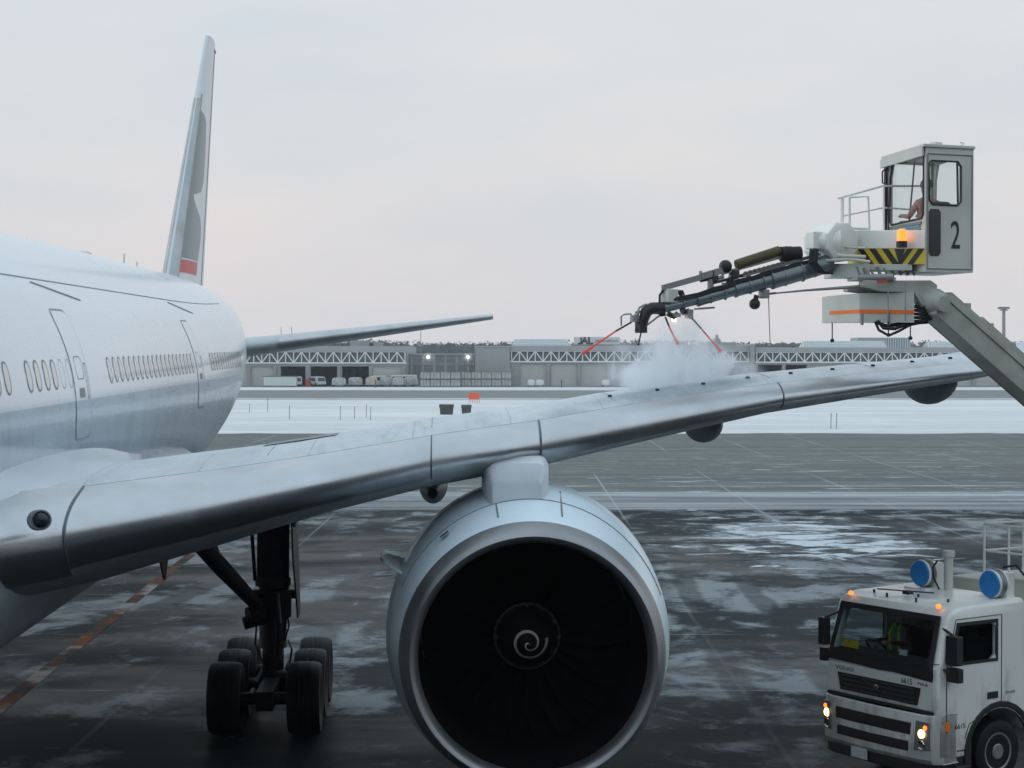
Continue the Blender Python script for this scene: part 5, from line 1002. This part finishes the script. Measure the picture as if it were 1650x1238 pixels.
b = MB(); b.tube([Q(We - .06, .35, .1), Q(We - .06, .42, 1.85)], .018, 6); b.tube([Q(.1, Wf * .65, .1), Q(.2, Wf * .55, 1.8)], .014, 6); b.build('inner_post', M_plas, oc)
b = MB(); b.box(Q(.35, .25, 1.0), (.38, .3, .22)); b.box(Q(.4, .40, .50), (.45, .45, .14)); b.build('cabin_seat', M_seat, oc, bevel=.05)
b = MB(); b.box(Q(.36, Wf - .35, .62), (.5, .3, .5)); b.build('control_console', M_seat, oc, bevel=.03)
b = MB(); b.box(Q(-.02, Wf * .5, .22), (.04, .04, .04)); b.beam(Q(-.012, .12, .77), Q(-.012, Wf - .05, .75), .02, .04, up); b.beam(Q(-.012, .15, .67), Q(-.012, Wf - .1, .66), .02, .03, up); b.build('sill_rail', M_greyp, oc)
b = MB(); b.beam(Q(-.014, .16, .725), Q(-.014, .62, .715), .012, .035, up); b.build('blue_label', mat('label_blue', (.12, .28, .42), .5), oc)
# ---- platform between cabin and gear case
def qbox(mb, px0, px1, py0, py1, da, db, th):   # box whose near face runs px0@da -> px1@db, thickness th away
    a = T(px0, py1, da); c = T(px1, py1, db); a2 = T(px0, py0, da); c2 = T(px1, py0, db); n = (TM.to_3x3() @ Vector((0, 1, 0))) * th
    return mb.hexa([a, c, c + n, a + n, a2, c2, c2 + n, a2 + n])
b = MB(); qbox(b, 1376, 1491, 371, 401, 31.0, 30.0, .9); pf = b.build('platform', M_tw, trk, bevel=.015)
b = MB(); qbox(b, 1382, 1491, 401, 426, 30.95, 29.99, .9); hb = b.build('hazard_panel', M_yel, pf)
pa, pb = T(1382, 401, 30.95), T(1491, 401, 29.99); qa, qb = T(1382, 426, 30.95), T(1491, 426, 29.99); nn_ = (TM.to_3x3() @ Vector((0, -1, 0))) * .006
def hp(u, v): return (pa.lerp(pb, u)).lerp(qa.lerp(qb, u), v) + nn_
b = MB()
for u0, u1, s in ((.00, .085, .16), (.17, .27, .16), (.36, .46, .16), (.90, .985, -.16), (.74, .82, -.16)):
    b.add([hp(max(0, min(1, u0 )), 0), hp(min(1, u1), 0), hp(min(1, u1 + s), 1), hp(max(0, u0 + s), 1)], [(0, 1, 2, 3)])
b.add([hp(.55, 0), hp(.80 - .10, 0), hp(.645, 1), hp(.615, 1)], [(0, 1, 2, 3)]); b.build('hazard_stripe', M_plas, hb, smooth=0)
bc = T(1453, 397, 30.15); 
b = MB(); b.tube([bc + up * -.02, bc + up * .08], .085, 16); bb_ = b.build('beacon', M_plas, trk); b = MB(); b.tube([bc + up * .08, bc + up * .24, bc + up * .27], [.075, .07, .03], 16); b.build('beacon_lens', M_amber, bb_)
# gear case (octagonal drum)
gc = T(1347, 391, 30.9); ax_ = TM.to_3x3() @ Vector((.35, -1, 0)).normalized(); b = MB()
u_ = ax_.cross(up).normalized()
oct_ = lambda c, r, rz: [c + u_ * r * math.cos(R(22.5 + 45 * k)) + up * rz * math.sin(R(22.5 + 45 * k)) for k in range(8)]
b.rings([oct_(gc + ax_ * .25, .24, .27), oct_(gc + ax_ * .22, .30, .33), oct_(gc - ax_ * .55, .31, .34)]); b.build('gear_case', M_tw, trk, bevel=.02)
b = MB(); b.tube([gc + ax_ * .1 - u_ * .0, gc + ax_ * .1 + T(1312, 391, 30.9) - gc], [.26, .14], 20); c_ = T(1318, 388, 30.8); b.box((0, 0, 0), (.2, .35, .28), Matrix.Translation(c_)); b.build('slew_motor', M_tw, trk, bevel=.02)
# under-structure
b = MB(); qbox(b, 1339, 1402, 425, 447, 30.9, 30.4, .7); qbox(b, 1374, 1444, 447, 452, 30.6, 30.3, .5); qbox(b, 1400, 1470, 426, 436, 30.5, 30.2, .6); b.tube([T(1350, 412, 30.6), T(1395, 414, 30.4)], .03, 8); b.tube([T(1330, 420, 30.7), T(1372, 418, 30.5), T(1402, 422, 30.3)], .025, 8); b.tube([T(1345, 398, 30.8), T(1395, 400, 30.4)], .02, 8)
b.build('slew_table', M_tg, trk, bevel=.01)
b = MB()
for k in range(9): b.tube([T(1380 + 11 * k, 430 + 2 * (k % 3), 30.4), T(1386 + 11 * k, 444, 30.4)], .02 + .008 * (k % 2), 6)
b.tube([T(1383, 448, 30.4), T(1440, 447, 30.2)], .06, 12); b.build('pipework', M_galv, trk)
b = MB()
for k in range(5): b.tube([T(1306 + 3 * k, 402, 30.6), T(1304 + 3 * k, 424, 30.5), T(1316 + 3 * k, 438, 30.5), T(1330 + 3 * k, 441, 30.5), T(1342, 434, 30.6)], .016, 6)
b.build('hydraulic_hose', M_rub, trk)
# railing
b = MB(); hr = 30.9
P_ = lambda x, y, dd=0: T(x, y, hr + dd)
b.tube([P_(1350, 320), P_(1422, 300, .2), P_(1500, 300, .4)], .018, 8); b.tube([P_(1359, 348), P_(1424, 335, .2), P_(1500, 340, .5)], .014, 8)
for x, y, y2 in ((1358, 319, 362), (1369, 318, 364), (1424, 300, 372)): b.tube([P_(x, y), P_(x, y2)], .018, 8)
b.tube([P_(1369, 318), P_(1399, 317), P_(1401, 372)], .018, 8); b.tube([P_(1356, 319, .8), P_(1356, 365, .8)], .016, 8); b.tube([P_(1372, 368), P_(1400, 369)], .02, 8); b.build('railing', M_tw, trk)
# lower box with orange stripe
b = MB(); pE, pF, pG = (1336, 31.4), (1385, 30.5), (1473, 30.2)
def strip(y0, y1, th0, th1, m_, nm, par, off=0):
    c = MB(); f = lambda p, y: T(p[0], y, p[1] - off); n = (TM.to_3x3() @ Vector((0, 1, 0))) * th1
    k0 = [f(pE, y1[0]), f(pF, y1[1]), f(pG, y1[2])]; k1 = [f(pE, y0[0]), f(pF, y0[1]), f(pG, y0[2])]
    c.rings([k0 + [p + n for p in reversed(k0)], k1 + [p + n for p in reversed(k1)]]); return c.build(nm, m_, par)
ub = strip((477, 473, 471), (520, 519.5, 520), 0, .7, M_tg, 'valve_box', trk); strip((501.5, 499, 500), (507.5, 505, 506), 0, .004, M_org, 'orange_stripe', ub, .008)
for px in (1389, 1432): MB().tube([T(px, 505, 30.35), T(px, 524, 30.35)], .025, 8).build('box_foot', M_galv, ub)
for px in (1431, 1459): MB().tube([T(px, 456, 30.12), T(px, 518, 30.1)], .011, 6).build('box_strap', M_galv, ub)
b = MB()
for px, a, c_ in ((1341, 520, 549), (1431.5, 500, 540), (1467, 519, 545)): b.tube([T(px, a, 30.3), T(px, c_, 30.3)], .010, 6); b.ball(T(px, c_, 30.3), .035, 8)
b.build('proximity_whisker', M_plas, trk)
b = MB(); b.tube([T(1410, 518, 30.3), T(1416, 532, 30.3), T(1432, 541, 30.3), T(1448, 534, 30.3), T(1466, 524, 30.3), T(1480, 521, 30.3), T(1494, 520, 30.4)], .022, 8)
b.tube([T(1414, 517, 30.3), T(1424, 529, 30.3), T(1442, 530, 30.3), T(1466, 520, 30.3), T(1486, 518, 30.3)], .028, 8); b.tube([T(1412, 519, 30.4), T(1426, 525, 30.4), T(1440, 524, 30.4), T(1470, 517, 30.4)], .03, 8)
for k in range(5): b.tube([T(1473, 494 + 6 * k, 30.3), T(1486 + k, 497 + 5 * k, 30.2), T(1500, 490 + 6 * k, 30.3), T(1508, 482 + 5 * k, 30.4)], .026, 8)
b.build('hydraulic_hose', M_rub, trk)
# boom head bracket + shelf above box
hd_ = [(1391, 452), (1500, 452), (1511, 460), (1506, 480), (1490, 500), (1476, 478), (1473, 472), (1418, 470), (1391, 462)]
b = MB(); b.prism([T(x, y, 30.25) for x, y in hd_], (TM.to_3x3() @ Vector((.05, 1, 0))) * .55); b.build('boom_head', M_arm, trk, bevel=.015)
b = MB(); b.prism([T(x, y, 30.8) for x, y in ((1366, 463), (1391, 461), (1440, 472), (1440, 478), (1366, 469))], (TM.to_3x3() @ Vector((0, 1, 0))) * .4); b.build('bracket_plate', M_arm, trk)
b = MB(); b.box((0, 0, 0), (.22, .02, .05), Matrix.Translation(T(1422, 454, 30.1))); b.build('red_tab', M_redp, trk)
# big arm
e0, e1 = T(1503, 491, 30.3), T(1800, 752, 31.9)
b = MB(); b.beam(e0, e1, .38, .38); am = b.build('upper_arm', M_arm, trk, bevel=.02)
dv = (e1 - e0).normalized(); xx = dv.cross(up).normalized(); uu = xx.cross(dv)
b = MB(); b.beam(e0 + uu * .26 + dv * .10, e1 + uu * .26, .30, .10); b.beam(e0 + uu * .345 + dv * .85, e1 + uu * .345, .2, .05); b.beam(e0 + uu * .17 + xx * .2, e1 + uu * .17 + xx * .2, .03, .08); b.beam(e0 + uu * .17 - xx * .205, e1 + uu * .17 - xx * .205, .03, .05); b.beam(e0 - uu * .17 - xx * .205, e1 - uu * .17 - xx * .205, .03, .05)
for k in range(8): b.box((0, 0, 0), (.06, .1, .12), Matrix.Translation(e0 + dv * (.5 + .55 * k) + uu * .31 + xx * .12))
b.build('parallel_link', M_arm, am, bevel=.008)
b = MB()
for q in (-.16, -.10): b.tube([e0 - xx * .24 + uu * (q + .3), e0 + dv * .6 - xx * .25 + uu * (q + .22), e0 + dv * 1.3 - xx * .25 + uu * (q + .24), e0 + dv * 4 - xx * .24 + uu * (q + .2)], .02, 8)
for q in range(4): b.tube([e0 - xx * .25 + dv * (.1 + .07 * q) + uu * (.18 - .1 * q), e0 - xx * .27 + dv * (.45 + .05 * q) + uu * (.05 - .06 * q), e0 - xx * .25 + dv * (.75 + .04 * q) - uu * .02 * q], .018, 6)
b.build('hydraulic_line', M_plas, am)
for k in range(6):
    b = MB(); c_ = e0 + dv * (.7 + .62 * k) - xx * .20; b.beam(c_ - uu * .17, c_ + uu * .17, .03, .05, dv); b.build('stiffener', M_arm, am)
b = MB(); b.tube([e0 + dv * .35 - xx * .235 + uu * .09, e0 + dv * 2.1 - xx * .235 + uu * .09], .035, 10); b.tube([e0 + dv * 2.1 - xx * .235 + uu * .09, e0 + dv * 3.0 - xx * .235 + uu * .09], .02, 10); b.build('levelling_cylinder', M_tube, am)
b = MB(); b.ball(e0 + uu * .05, .22, 16, sc_=(1, 1, 1)); b.tube([e0 - xx * .28, e0 + xx * .28], .12, 18); b.build('knuckle', M_arm, am)
tb = Vector((-.0, -7.3, 2.8)); b = MB(); b.tube([tb, tb + up * .5], .5, 24); b.beam(tb + up * .5, e1, .45, .5); b.tube([e1 - xx * .3, e1 + xx * .3], .18, 18); b.build('lower_arm', M_arm, trk, bevel=.02)
# ---- spray boom
def S(px, py, o=0): return T(px, py, 30.0 + (px - 1035) / 285 * .8 + o)
b = MB(); b.tube([S(1338, 424), S(1241, 452)], .148, 20); b.tube([S(1246, 450), S(1183, 467)], .120, 20); b.tube([S(1186, 466), S(1123, 484)], .10, 18); b.tube([S(1126, 483), S(1068, 497)], .075, 18)
for px, py, r_ in ((1243, 451, .156), (1184, 467, .128), (1124, 483.5, .108), (1310, 432, .155)): b.tube([S(px + 1.5, py - .4), S(px - 1.5, py + .4)], r_, 20)
sb = b.build('spray_boom', M_tube, trk, smooth=40)
b = MB(); b.beam(S(1320, 410), S(1195, 445), .14, .05); b.beam(S(1232, 452.5), S(1185, 466), .12, .09); b.beam(S(1145, 470), S(1183, 462), .16, .13); b.beam(S(1148, 496), S(1122, 498), .2, .03); b.build('boom_rail', M_tube, sb)
b = MB(); b.beam(S(1068, 464), S(1129, 447), .10, .09); b.beam(S(1129, 446), S(1163, 436), .11, .10); b.beam(S(1163, 441), S(1263, 413), .06, .05); b.beam(S(1069, 468), S(1069, 463), .13, .06); b.tube([S(1129, 437), S(1129, 452)], .025, 8); b.tube([S(1145, 450), S(1145, 472)], .05, 8); b.tube([S(1143, 452), S(1166, 446)], .03, 8); b.beam(S(1178, 447), S(1265, 426), .05, .03); b.beam(S(1174, 446), S(1190, 452), .05, .05)
b.build('upper_rail', M_galv, sb)
for px, py, r_, nm in ((1169, 429.5, .105, 'floodlight'), (1216, 490, .09, 'floodlight')):
    b = MB(); b.ball(S(px, py), r_, 18); b.tube([S(px, py), S(px + 3, py + (8 if py < 450 else -14))], .04, 10); b.build(nm, M_plas, sb)
b = MB(); b.box((0, 0, 0), (.14, .12, .14), Matrix.Translation(S(1231, 474))); b.build('sensor_box', M_galv, sb, bevel=.01)
for q, (dz, rr) in enumerate(((-4.5, .022), (-6.5, .016), (-8.5, .014))):
    b = MB(); b.tube([S(1082 + 4 * q, 488 + dz, -.08)] + [S(1082 + 22 * k, 493.5 - 6.25 * k + dz - (1.6 if k % 2 else 0) - 2.0 * (k > 4), -.10) for k in range(1, 11)], rr, 6); b.build('boom_hose', M_rub, sb)
for px, py in ((1100, 489), (1143, 478), (1166, 472), (1206, 461), (1228, 455), (1262, 446), (1290, 438)):
    b = MB(); k_ = .08 + .07 * (px - 1100) / 190; b.tube([S(px + .5, py - .15), S(px - .5, py + .15)], k_ + .018, 18); b.box((0, 0, 0), (.05, .05, .05), Matrix.Translation(S(px, py) + up * (k_ + .03))); b.build('hose_clamp', M_galv, sb)
b = MB(); b.beam(S(1150, 456), S(1262, 428), .05, .045); b.beam(S(1190, 433), S(1248, 417.5), .03, .02); b.box((0, 0, 0), (.12, .12, .10), Matrix.Translation(S(1183, 441))); b.box((0, 0, 0), (.10, .10, .16), Matrix.Translation(S(1150, 445))); b.box((0, 0, 0), (.08, .1, .12), Matrix.Translation(S(1176, 455))); b.tube([S(1128, 452), S(1142, 449), S(1156, 446)], .035, 8); b.build('slide_carriage', M_dkmetal, sb)
# ribbed hose and end drum
b = MB(); pts = [S(1186, 427), S(1215, 418.5), S(1244, 409.5), S(1252, 405)]; b.tube(pts, .075, 14); hs = b.build('feed_hose', mat('brass_braid', (.09, .075, .03), .45, metal=.3, var=.4, vs=20), sb)
b = MB(); 
for k in range(26): f = k / 25; p = S(1188 + 66 * f, 426.5 - 21.5 * f); q = S(1189.6 + 66 * f, 426 - 21.5 * f); b.tube([p, q], .083, 12)
b.build('hose_rib', mat('rib_olive', (.13, .11, .05), .5), hs)
b = MB(); b.tube([S(1252, 406), S(1262, 404), S(1266, 414), S(1262, 424)], .05, 10)
for k in range(9): b.tube([S(1200 + 7.4 * k, 441 - 2.0 * k, -.05), S(1203 + 7.4 * k, 440 - 2.0 * k, -.05)], .03, 8)
b.tube([S(1198, 441.5), S(1268, 422)], .02, 8); b.build('drag_chain', bpy.data.materials['rib_olive'], sb)
b = MB(); b.tube([S(1258, 410), S(1275, 409)], .12, 20); b.tube([S(1271, 409.5), S(1289, 409)], [.115, .118], 20); b.tube([S(1266, 410), S(1268, 410)], .13, 20); b.build('rubber_drum', M_rub, sb)
# nozzle group
b = MB(); b.tube([S(1069, 497), S(1050, 497), S(1041, 503), S(1037, 516), S(1034, 534)], [.10, .095, .095, .08, .06], 14); b.box((0, 0, 0), (.13, .15, .17), Matrix.Translation(S(1033, 528))); b.tube([S(1030, 520), S(1026, 534)], .04, 8); b.tube([S(1033, 536), S(1029, 554)], .014, 6); b.ball(S(1028.6, 555), .022, 8)
b.build('spray_nozzle', M_plas, sb, bevel=.01)
b = MB(); b.tube([S(1070, 492), S(1040, 491), S(1030, 496), S(1026, 505), S(1034, 520), S(1032, 536)], .018, 8); b.tube([S(1066, 506), S(1052, 517), S(1040, 526)], .016, 8); b.tube([S(1001, 525), S(1001, 510), S(1006, 507), S(1016, 506), S(1022, 513)], .014, 8); b.tube([S(1018, 515), S(1027, 506), S(1030, 500)], .03, 8); b.box((0, 0, 0), (.07, .09, .10), Matrix.Translation(S(1021, 514))); b.tube([S(1025, 502), S(1031, 530)], .02, 8); b.build('nozzle_frame', M_galv, sb)
b = MB(); b.box((0, 0, 0), (.2, .2, .21), Matrix.Translation(S(1079, 477))); b.build('valve_block', M_tg, sb, bevel=.015)
b = MB(); b.tube([S(1069, 468), S(1063, 476), S(1063, 488), S(1067, 492)], .02, 8)
for k in range(4): b.tube([S(1090 + 3 * k, 468), S(1096 + 2 * k, 476), S(1098 + 3 * k, 484), S(1094 + 3 * k, 492)], .018, 8)
b.tube([S(1066, 488), S(1068, 510)], .05, 10); b.tube([S(1076, 505), S(1086, 511), S(1092, 505)], .045, 8); b.tube([S(1098, 503), S(1104, 500)], .06, 10); b.build('coupling_hose', M_plas, sb)
b = MB(); b.box((0, 0, 0), (.1, .1, .14), Matrix.Translation(S(1110, 506))); b.tube([S(1107, 498), S(1114, 513)], .035, 8); b.box((0, 0, 0), (.16, .12, .06), Matrix.Translation(S(1087, 508))); b.build('lamp_bracket', M_galv, sb)
for (x0, y0), (x1, y1), (x2, y2) in (((1018, 519), (992, 534), (940, 569)), ((1072, 511), (1078, 526), (1091, 553)), ((1114, 512), (1130, 530), (1160, 565))):
    b = MB(); b.tube([S(x0, y0), S(x1, y1)], .015, 8); rd = b.build('feeler_rod', M_plas, sb)
    b = MB(); e_ = S(x2, y2); b.tube([S(x1, y1), e_], .014, 8); m_ = S(x1, y1).lerp(e_, .72); b.tube([m_, e_], .023, 8); b.ball(e_, .032, 10); b.build('orange_tip', mat('rod_orange', (.95, .10, .04), .5) if 'rod_orange' not in bpy.data.materials else bpy.data.materials['rod_orange'], rd)
b = MB(); b.ball(S(1086, 515, .1), .04, 12); b.build('work_lamp', mat('work_lamp_lit', (1, .8, .5), .3, emit=(1, .62, .30), es=7), sb)
b = MB(); b.tube([S(1237, 474), S(1300, 468), T(1400, 461, 30.6)], [.012, .018, .03], 8); b.tube([S(1238, 472), S(1241, 556)], .008, 6); b.ball(S(1241, 557), .03, 10); b.build('whisker_rod', M_galv, sb)
b = MB(); b.tube([S(1236, 474), S(1250, 472.5)], .018, 8); b.build('red_tip', M_redp, sb)
# ---- spray mist
def mist(name, label, c, rad, dens, seed, rot=0, mesh=None):
    o = MB().ball((0, 0, 0), 1, 20).build(name, None, smooth=0) if False else None
    b = mesh or MB().ball((0, 0, 0), 1.0, 24); m = bpy.data.materials.new(name + '_vapour'); m.use_nodes = True; t = m.node_tree; t.nodes.clear()
    o_ = t.nodes.new('ShaderNodeOutputMaterial'); v = t.nodes.new('ShaderNodeVolumePrincipled'); v.inputs['Color'].default_value = (.97, .985, 1, 1); v.inputs['Anisotropy'].default_value = .1
    tc_ = t.nodes.new('ShaderNodeTexCoord'); n = t.nodes.new('ShaderNodeTexNoise'); n.inputs['Scale'].default_value = 2.1; n.inputs['Detail'].default_value = 5; n.inputs['Roughness'].default_value = .62; n.inputs['Distortion'].default_value = .6
    mp_ = t.nodes.new('ShaderNodeMapping'); mp_.inputs['Location'].default_value = (seed, 0, 0); mp_.inputs['Scale'].default_value = (1.5, .9, .75) if not mesh else (7, 7, .8); t.links.new(tc_.outputs['Object'], mp_.inputs[0]); t.links.new(mp_.outputs[0], n.inputs[0])
    ln = t.nodes.new('ShaderNodeVectorMath'); ln.operation = 'LENGTH'; t.links.new(tc_.outputs['Object'], ln.inputs[0])
    fo = t.nodes.new('ShaderNodeMapRange'); fo.interpolation_type = 'SMOOTHSTEP'; fo.inputs[1].default_value = .98 if not mesh else 1.15; fo.inputs[2].default_value = .05 if not mesh else .5; t.links.new(ln.outputs['Value'], fo.inputs[0])
    nr = t.nodes.new('ShaderNodeMapRange'); nr.inputs[1].default_value = .44; nr.inputs[2].default_value = .64; t.links.new(n.outputs['Fac'], nr.inputs[0])
    mu = t.nodes.new('ShaderNodeMath'); mu.operation = 'MULTIPLY'; t.links.new(fo.outputs[0], mu.inputs[0]); t.links.new(nr.outputs[0], mu.inputs[1])
    m2 = t.nodes.new('ShaderNodeMath'); m2.operation = 'MULTIPLY'; m2.inputs[1].default_value = dens; t.links.new(mu.outputs[0], m2.inputs[0]); t.links.new(m2.outputs[0], v.inputs['Density']); t.links.new(v.outputs[0], o_.inputs['Volume'])
    o = b.build(name, m, smooth=0); o.location = c; o.scale = rad; o.rotation_euler = (0, rot, 0); return tag(o, label, 'spray mist', kind='stuff')
def jet(name, label, apex, base, r0, r1, dens, seed):
    apex, base = Vector(apex), Vector(base); b = MB(); b.tube([(0, 0, 0), (0, 0, -.5), (0, 0, -1)], [r0, (r0 + r1) * .45, r1], 20); o = mist(name, label, (0, 0, 0), (1, 1, 1), dens, seed, mesh=b)
    L_ = (base - apex).length; o.location = apex; o.rotation_euler = (base - apex).to_track_quat('-Z', 'Y').to_euler(); o.scale = (L_ * .9, L_ * .9, L_); return o
mist('spray_mist', 'pale cloud of de-icing spray over the wing, left of the middle rod', W(1050, 597, 29.4), (1.0, 1.2, .80), 5.0, 3)
mist('spray_mist', 'tall pale cloud of spray below the lit nozzle lamp', W(1108, 588, 29.4), (.8, 1.0, 1.0), 5.2, 14)
mist('spray_drift', 'thin low spray drifting outboard along the wing', W(1170, 606, 29.7), (.9, 1.1, .50), 6, 9, R(20))
mist('spray_mist', 'faint high haze of spray reaching up round the nozzles', W(1082, 560, 29.4), (.75, .7, .75), 2.2, 21)
jet('spray_jet', 'fan of fine spray under the work lamp', TM.inverted() @ S(1084, 514), W(1082, 615, 29.2), .05, .42, 3.0, 2)
jet('spray_jet', 'slanting fan of spray under the black nozzle', TM.inverted() @ S(1036, 538), W(1060, 618, 29.0), .03, .38, 2.2, 6)
# ---- people
def person(label, hip, face, parent_mat, shirt, vest=None, hi=None, helmet=None, armfwd=.36):
    """seated figure; face = unit vector it looks along (xy)"""
    f = Vector((face[0], face[1], 0)).normalized(); s = Vector((f.y, -f.x, 0)); hip = Vector(hip)
    t = thing('person', label, 'person', hip, 0)
    L = lambda a, b_, c: s * a + f * b_ + up * c
    J = [('pel', L(0, 0, .08), .15), ('sp', L(0, .02, .30), .145), ('ch', L(0, .03, .46), .165), ('nk', L(0, .03, .60), .06), ('hd0', L(0, .055, .68), .072), ('hd1', L(0, .06, .76), .092), ('hd2', L(0, .05, .84), .078)]
    E = [(0, 1), (1, 2), (2, 3), (3, 4), (4, 5), (5, 6)]
    for q in (-1, 1):
        n0 = len(J); J += [('sh', L(q * .17, .02, .51), .062), ('el', L(q * .25, armfwd * .35, .30), .045), ('wr', L(q * .17, armfwd + .12, .34), .03), ('ha', L(q * .155, armfwd + .19, .35), .034)]
        E += [(2, n0), (n0, n0 + 1), (n0 + 1, n0 + 2), (n0 + 2, n0 + 3)]
        for k in range(4): J.append(('f', L(q * (.12 + .022 * k), armfwd + .255 - .008 * abs(k - 1.5), .345 - .006 * k), .010)); E.append((n0 + 3, len(J) - 1))
        J.append(('th', L(q * .105, armfwd + .20, .37), .011)); E.append((n0 + 3, len(J) - 1))
        n1 = len(J); J += [('hp', L(q * .10, .02, .06), .10), ('kn', L(q * .13, .46, .09), .07), ('an', L(q * .13, .52, -.32), .045), ('ft', L(q * .13, .66, -.36), .04)]
        E += [(0, n1), (n1, n1 + 1), (n1 + 1, n1 + 2), (n1 + 2, n1 + 3)]
    me = bpy.data.meshes.new('body'); me.from_pydata([tuple(j[1]) for j in J], E, []); o = bpy.data.objects.new('body', me); sc.collection.objects.link(o)
    sk = o.modifiers.new('s', 'SKIN'); 
    if not me.skin_vertices: me.attributes
    sv = me.skin_vertices[0].data if me.skin_vertices else None
    if sv:
        for i, j in enumerate(J): sv[i].radius = (j[2], j[2] * (.8 if j[0] in ('pel', 'sp', 'ch') else 1)); sv[i].use_root = (i == 0)
    ss_ = o.modifiers.new('ss', 'SUBSURF'); ss_.levels = 2; bake(o); o.data.materials.clear()
    for m_ in (shirt, M_skinp, M_trouser): o.data.materials.append(m_)
    for p in o.data.polygons:
        c = p.center; fz = c.z; fy = (c - Vector((0, 0, 0))).dot(f)
        p.material_index = 1 if fz > .60 or (fy > armfwd + .11 and fz > .2) else 2 if fz < .14 else 0
        p.use_smooth = True
    o.parent = t
    hb_ = MB(); hc = L(0, .035, .80); hb_.ball(hc, .106, 16, sc_=(1, 1.02, .98)); h = hb_.build('hair', M_hair, t); 
    c_ = cprism_w([hc + f * .05 + s * -.2 - up * .3, hc + f * .05 + s * .2 - up * .3, hc + f * .05 + s * .2 + up * .045, hc + f * .05 - s * .2 + up * .045], f * .4); c2_ = cprism_w([hc - up * .04 - s * .3 - f * .3, hc - up * .04 + s * .3 - f * .3, hc - up * .04 + s * .3 + f * .3, hc - up * .04 - s * .3 + f * .3], -up * .3); cut(h, [c_, c2_])
    fb = MB(); fc = L(0, .145, .755); fb.prism([fc + s * .014 - up * .02, fc - s * .014 - up * .02, fc + up * .03], f * .025); fb.build('nose', M_skinp, t)
    for q in (-1, 1): eb = MB(); eb.ball(L(q * .033, .142, .775), .011, 8); eb.build('eye', M_plas, t)
    mb_ = MB(); mb_.box(L(0, .138, .71), (.05, .05, .01)); mb_.build('mouth', mat('lips', (.35, .12, .1), .5) if 'lips' not in bpy.data.materials else bpy.data.materials['lips'], t, bevel=.004)
    if vest:
        vb = MB(); rs = []
        for z, w_, d_ in ((.14, .185, .15), (.30, .18, .145), (.44, .20, .155), (.52, .19, .13), (.575, .11, .09)):
            rs.append([L(w_ * math.cos(a), .025 + d_ * math.sin(a), z) for a in [2 * PI * k / 24 for k in range(24)]])
        vb.rings(rs, False, False); vb.build('vest', vest, t)
        for q in (-1, 1):
            vb = MB(); vb.tube([L(q * .10, .175, .16), L(q * .10, .178, .30), L(q * .10, .186, .44), L(q * .075, .155, .53), L(q * .06, .10, .585)], .026, 8); vb.build('reflective_band', hi, t)
    return t
def cprism_w(p, d): c = MB(); c.prism(p, d); return c.build('c', M_tg)
M_skinp = mat('skin', (.42, .25, .18), .55); M_trouser = mat('trousers', (.03, .035, .05), .9); M_hair = mat('black_hair', (.012, .010, .010), .6)
M_redsh = mat('maroon_jacket', (.20, .03, .035), .85, var=.2); M_vest = mat('grey_vest', (.25, .27, .25), .8); M_hi = mat('hi_vis_yellow', (.55, .80, .05), .6, emit=None)
TI = TM.inverted(); fw = TI.to_3x3() @ Vector((0, 1, 0))
person('driver in yellow banded vest sitting at the truck wheel', TI @ Vector((.60, -1.10, 1.74)), (fw.x, fw.y), None, M_redsh, M_vest, M_hi)
opf = (TI.to_3x3() @ fu); person('boom operator in faded red jacket sitting inside the raised cabin', TI @ Q(.30, .45, .60), (opf.x, opf.y), None, mat('faded_red_jacket', (.50, .20, .18), .85, var=.2), None, None, armfwd=.40)
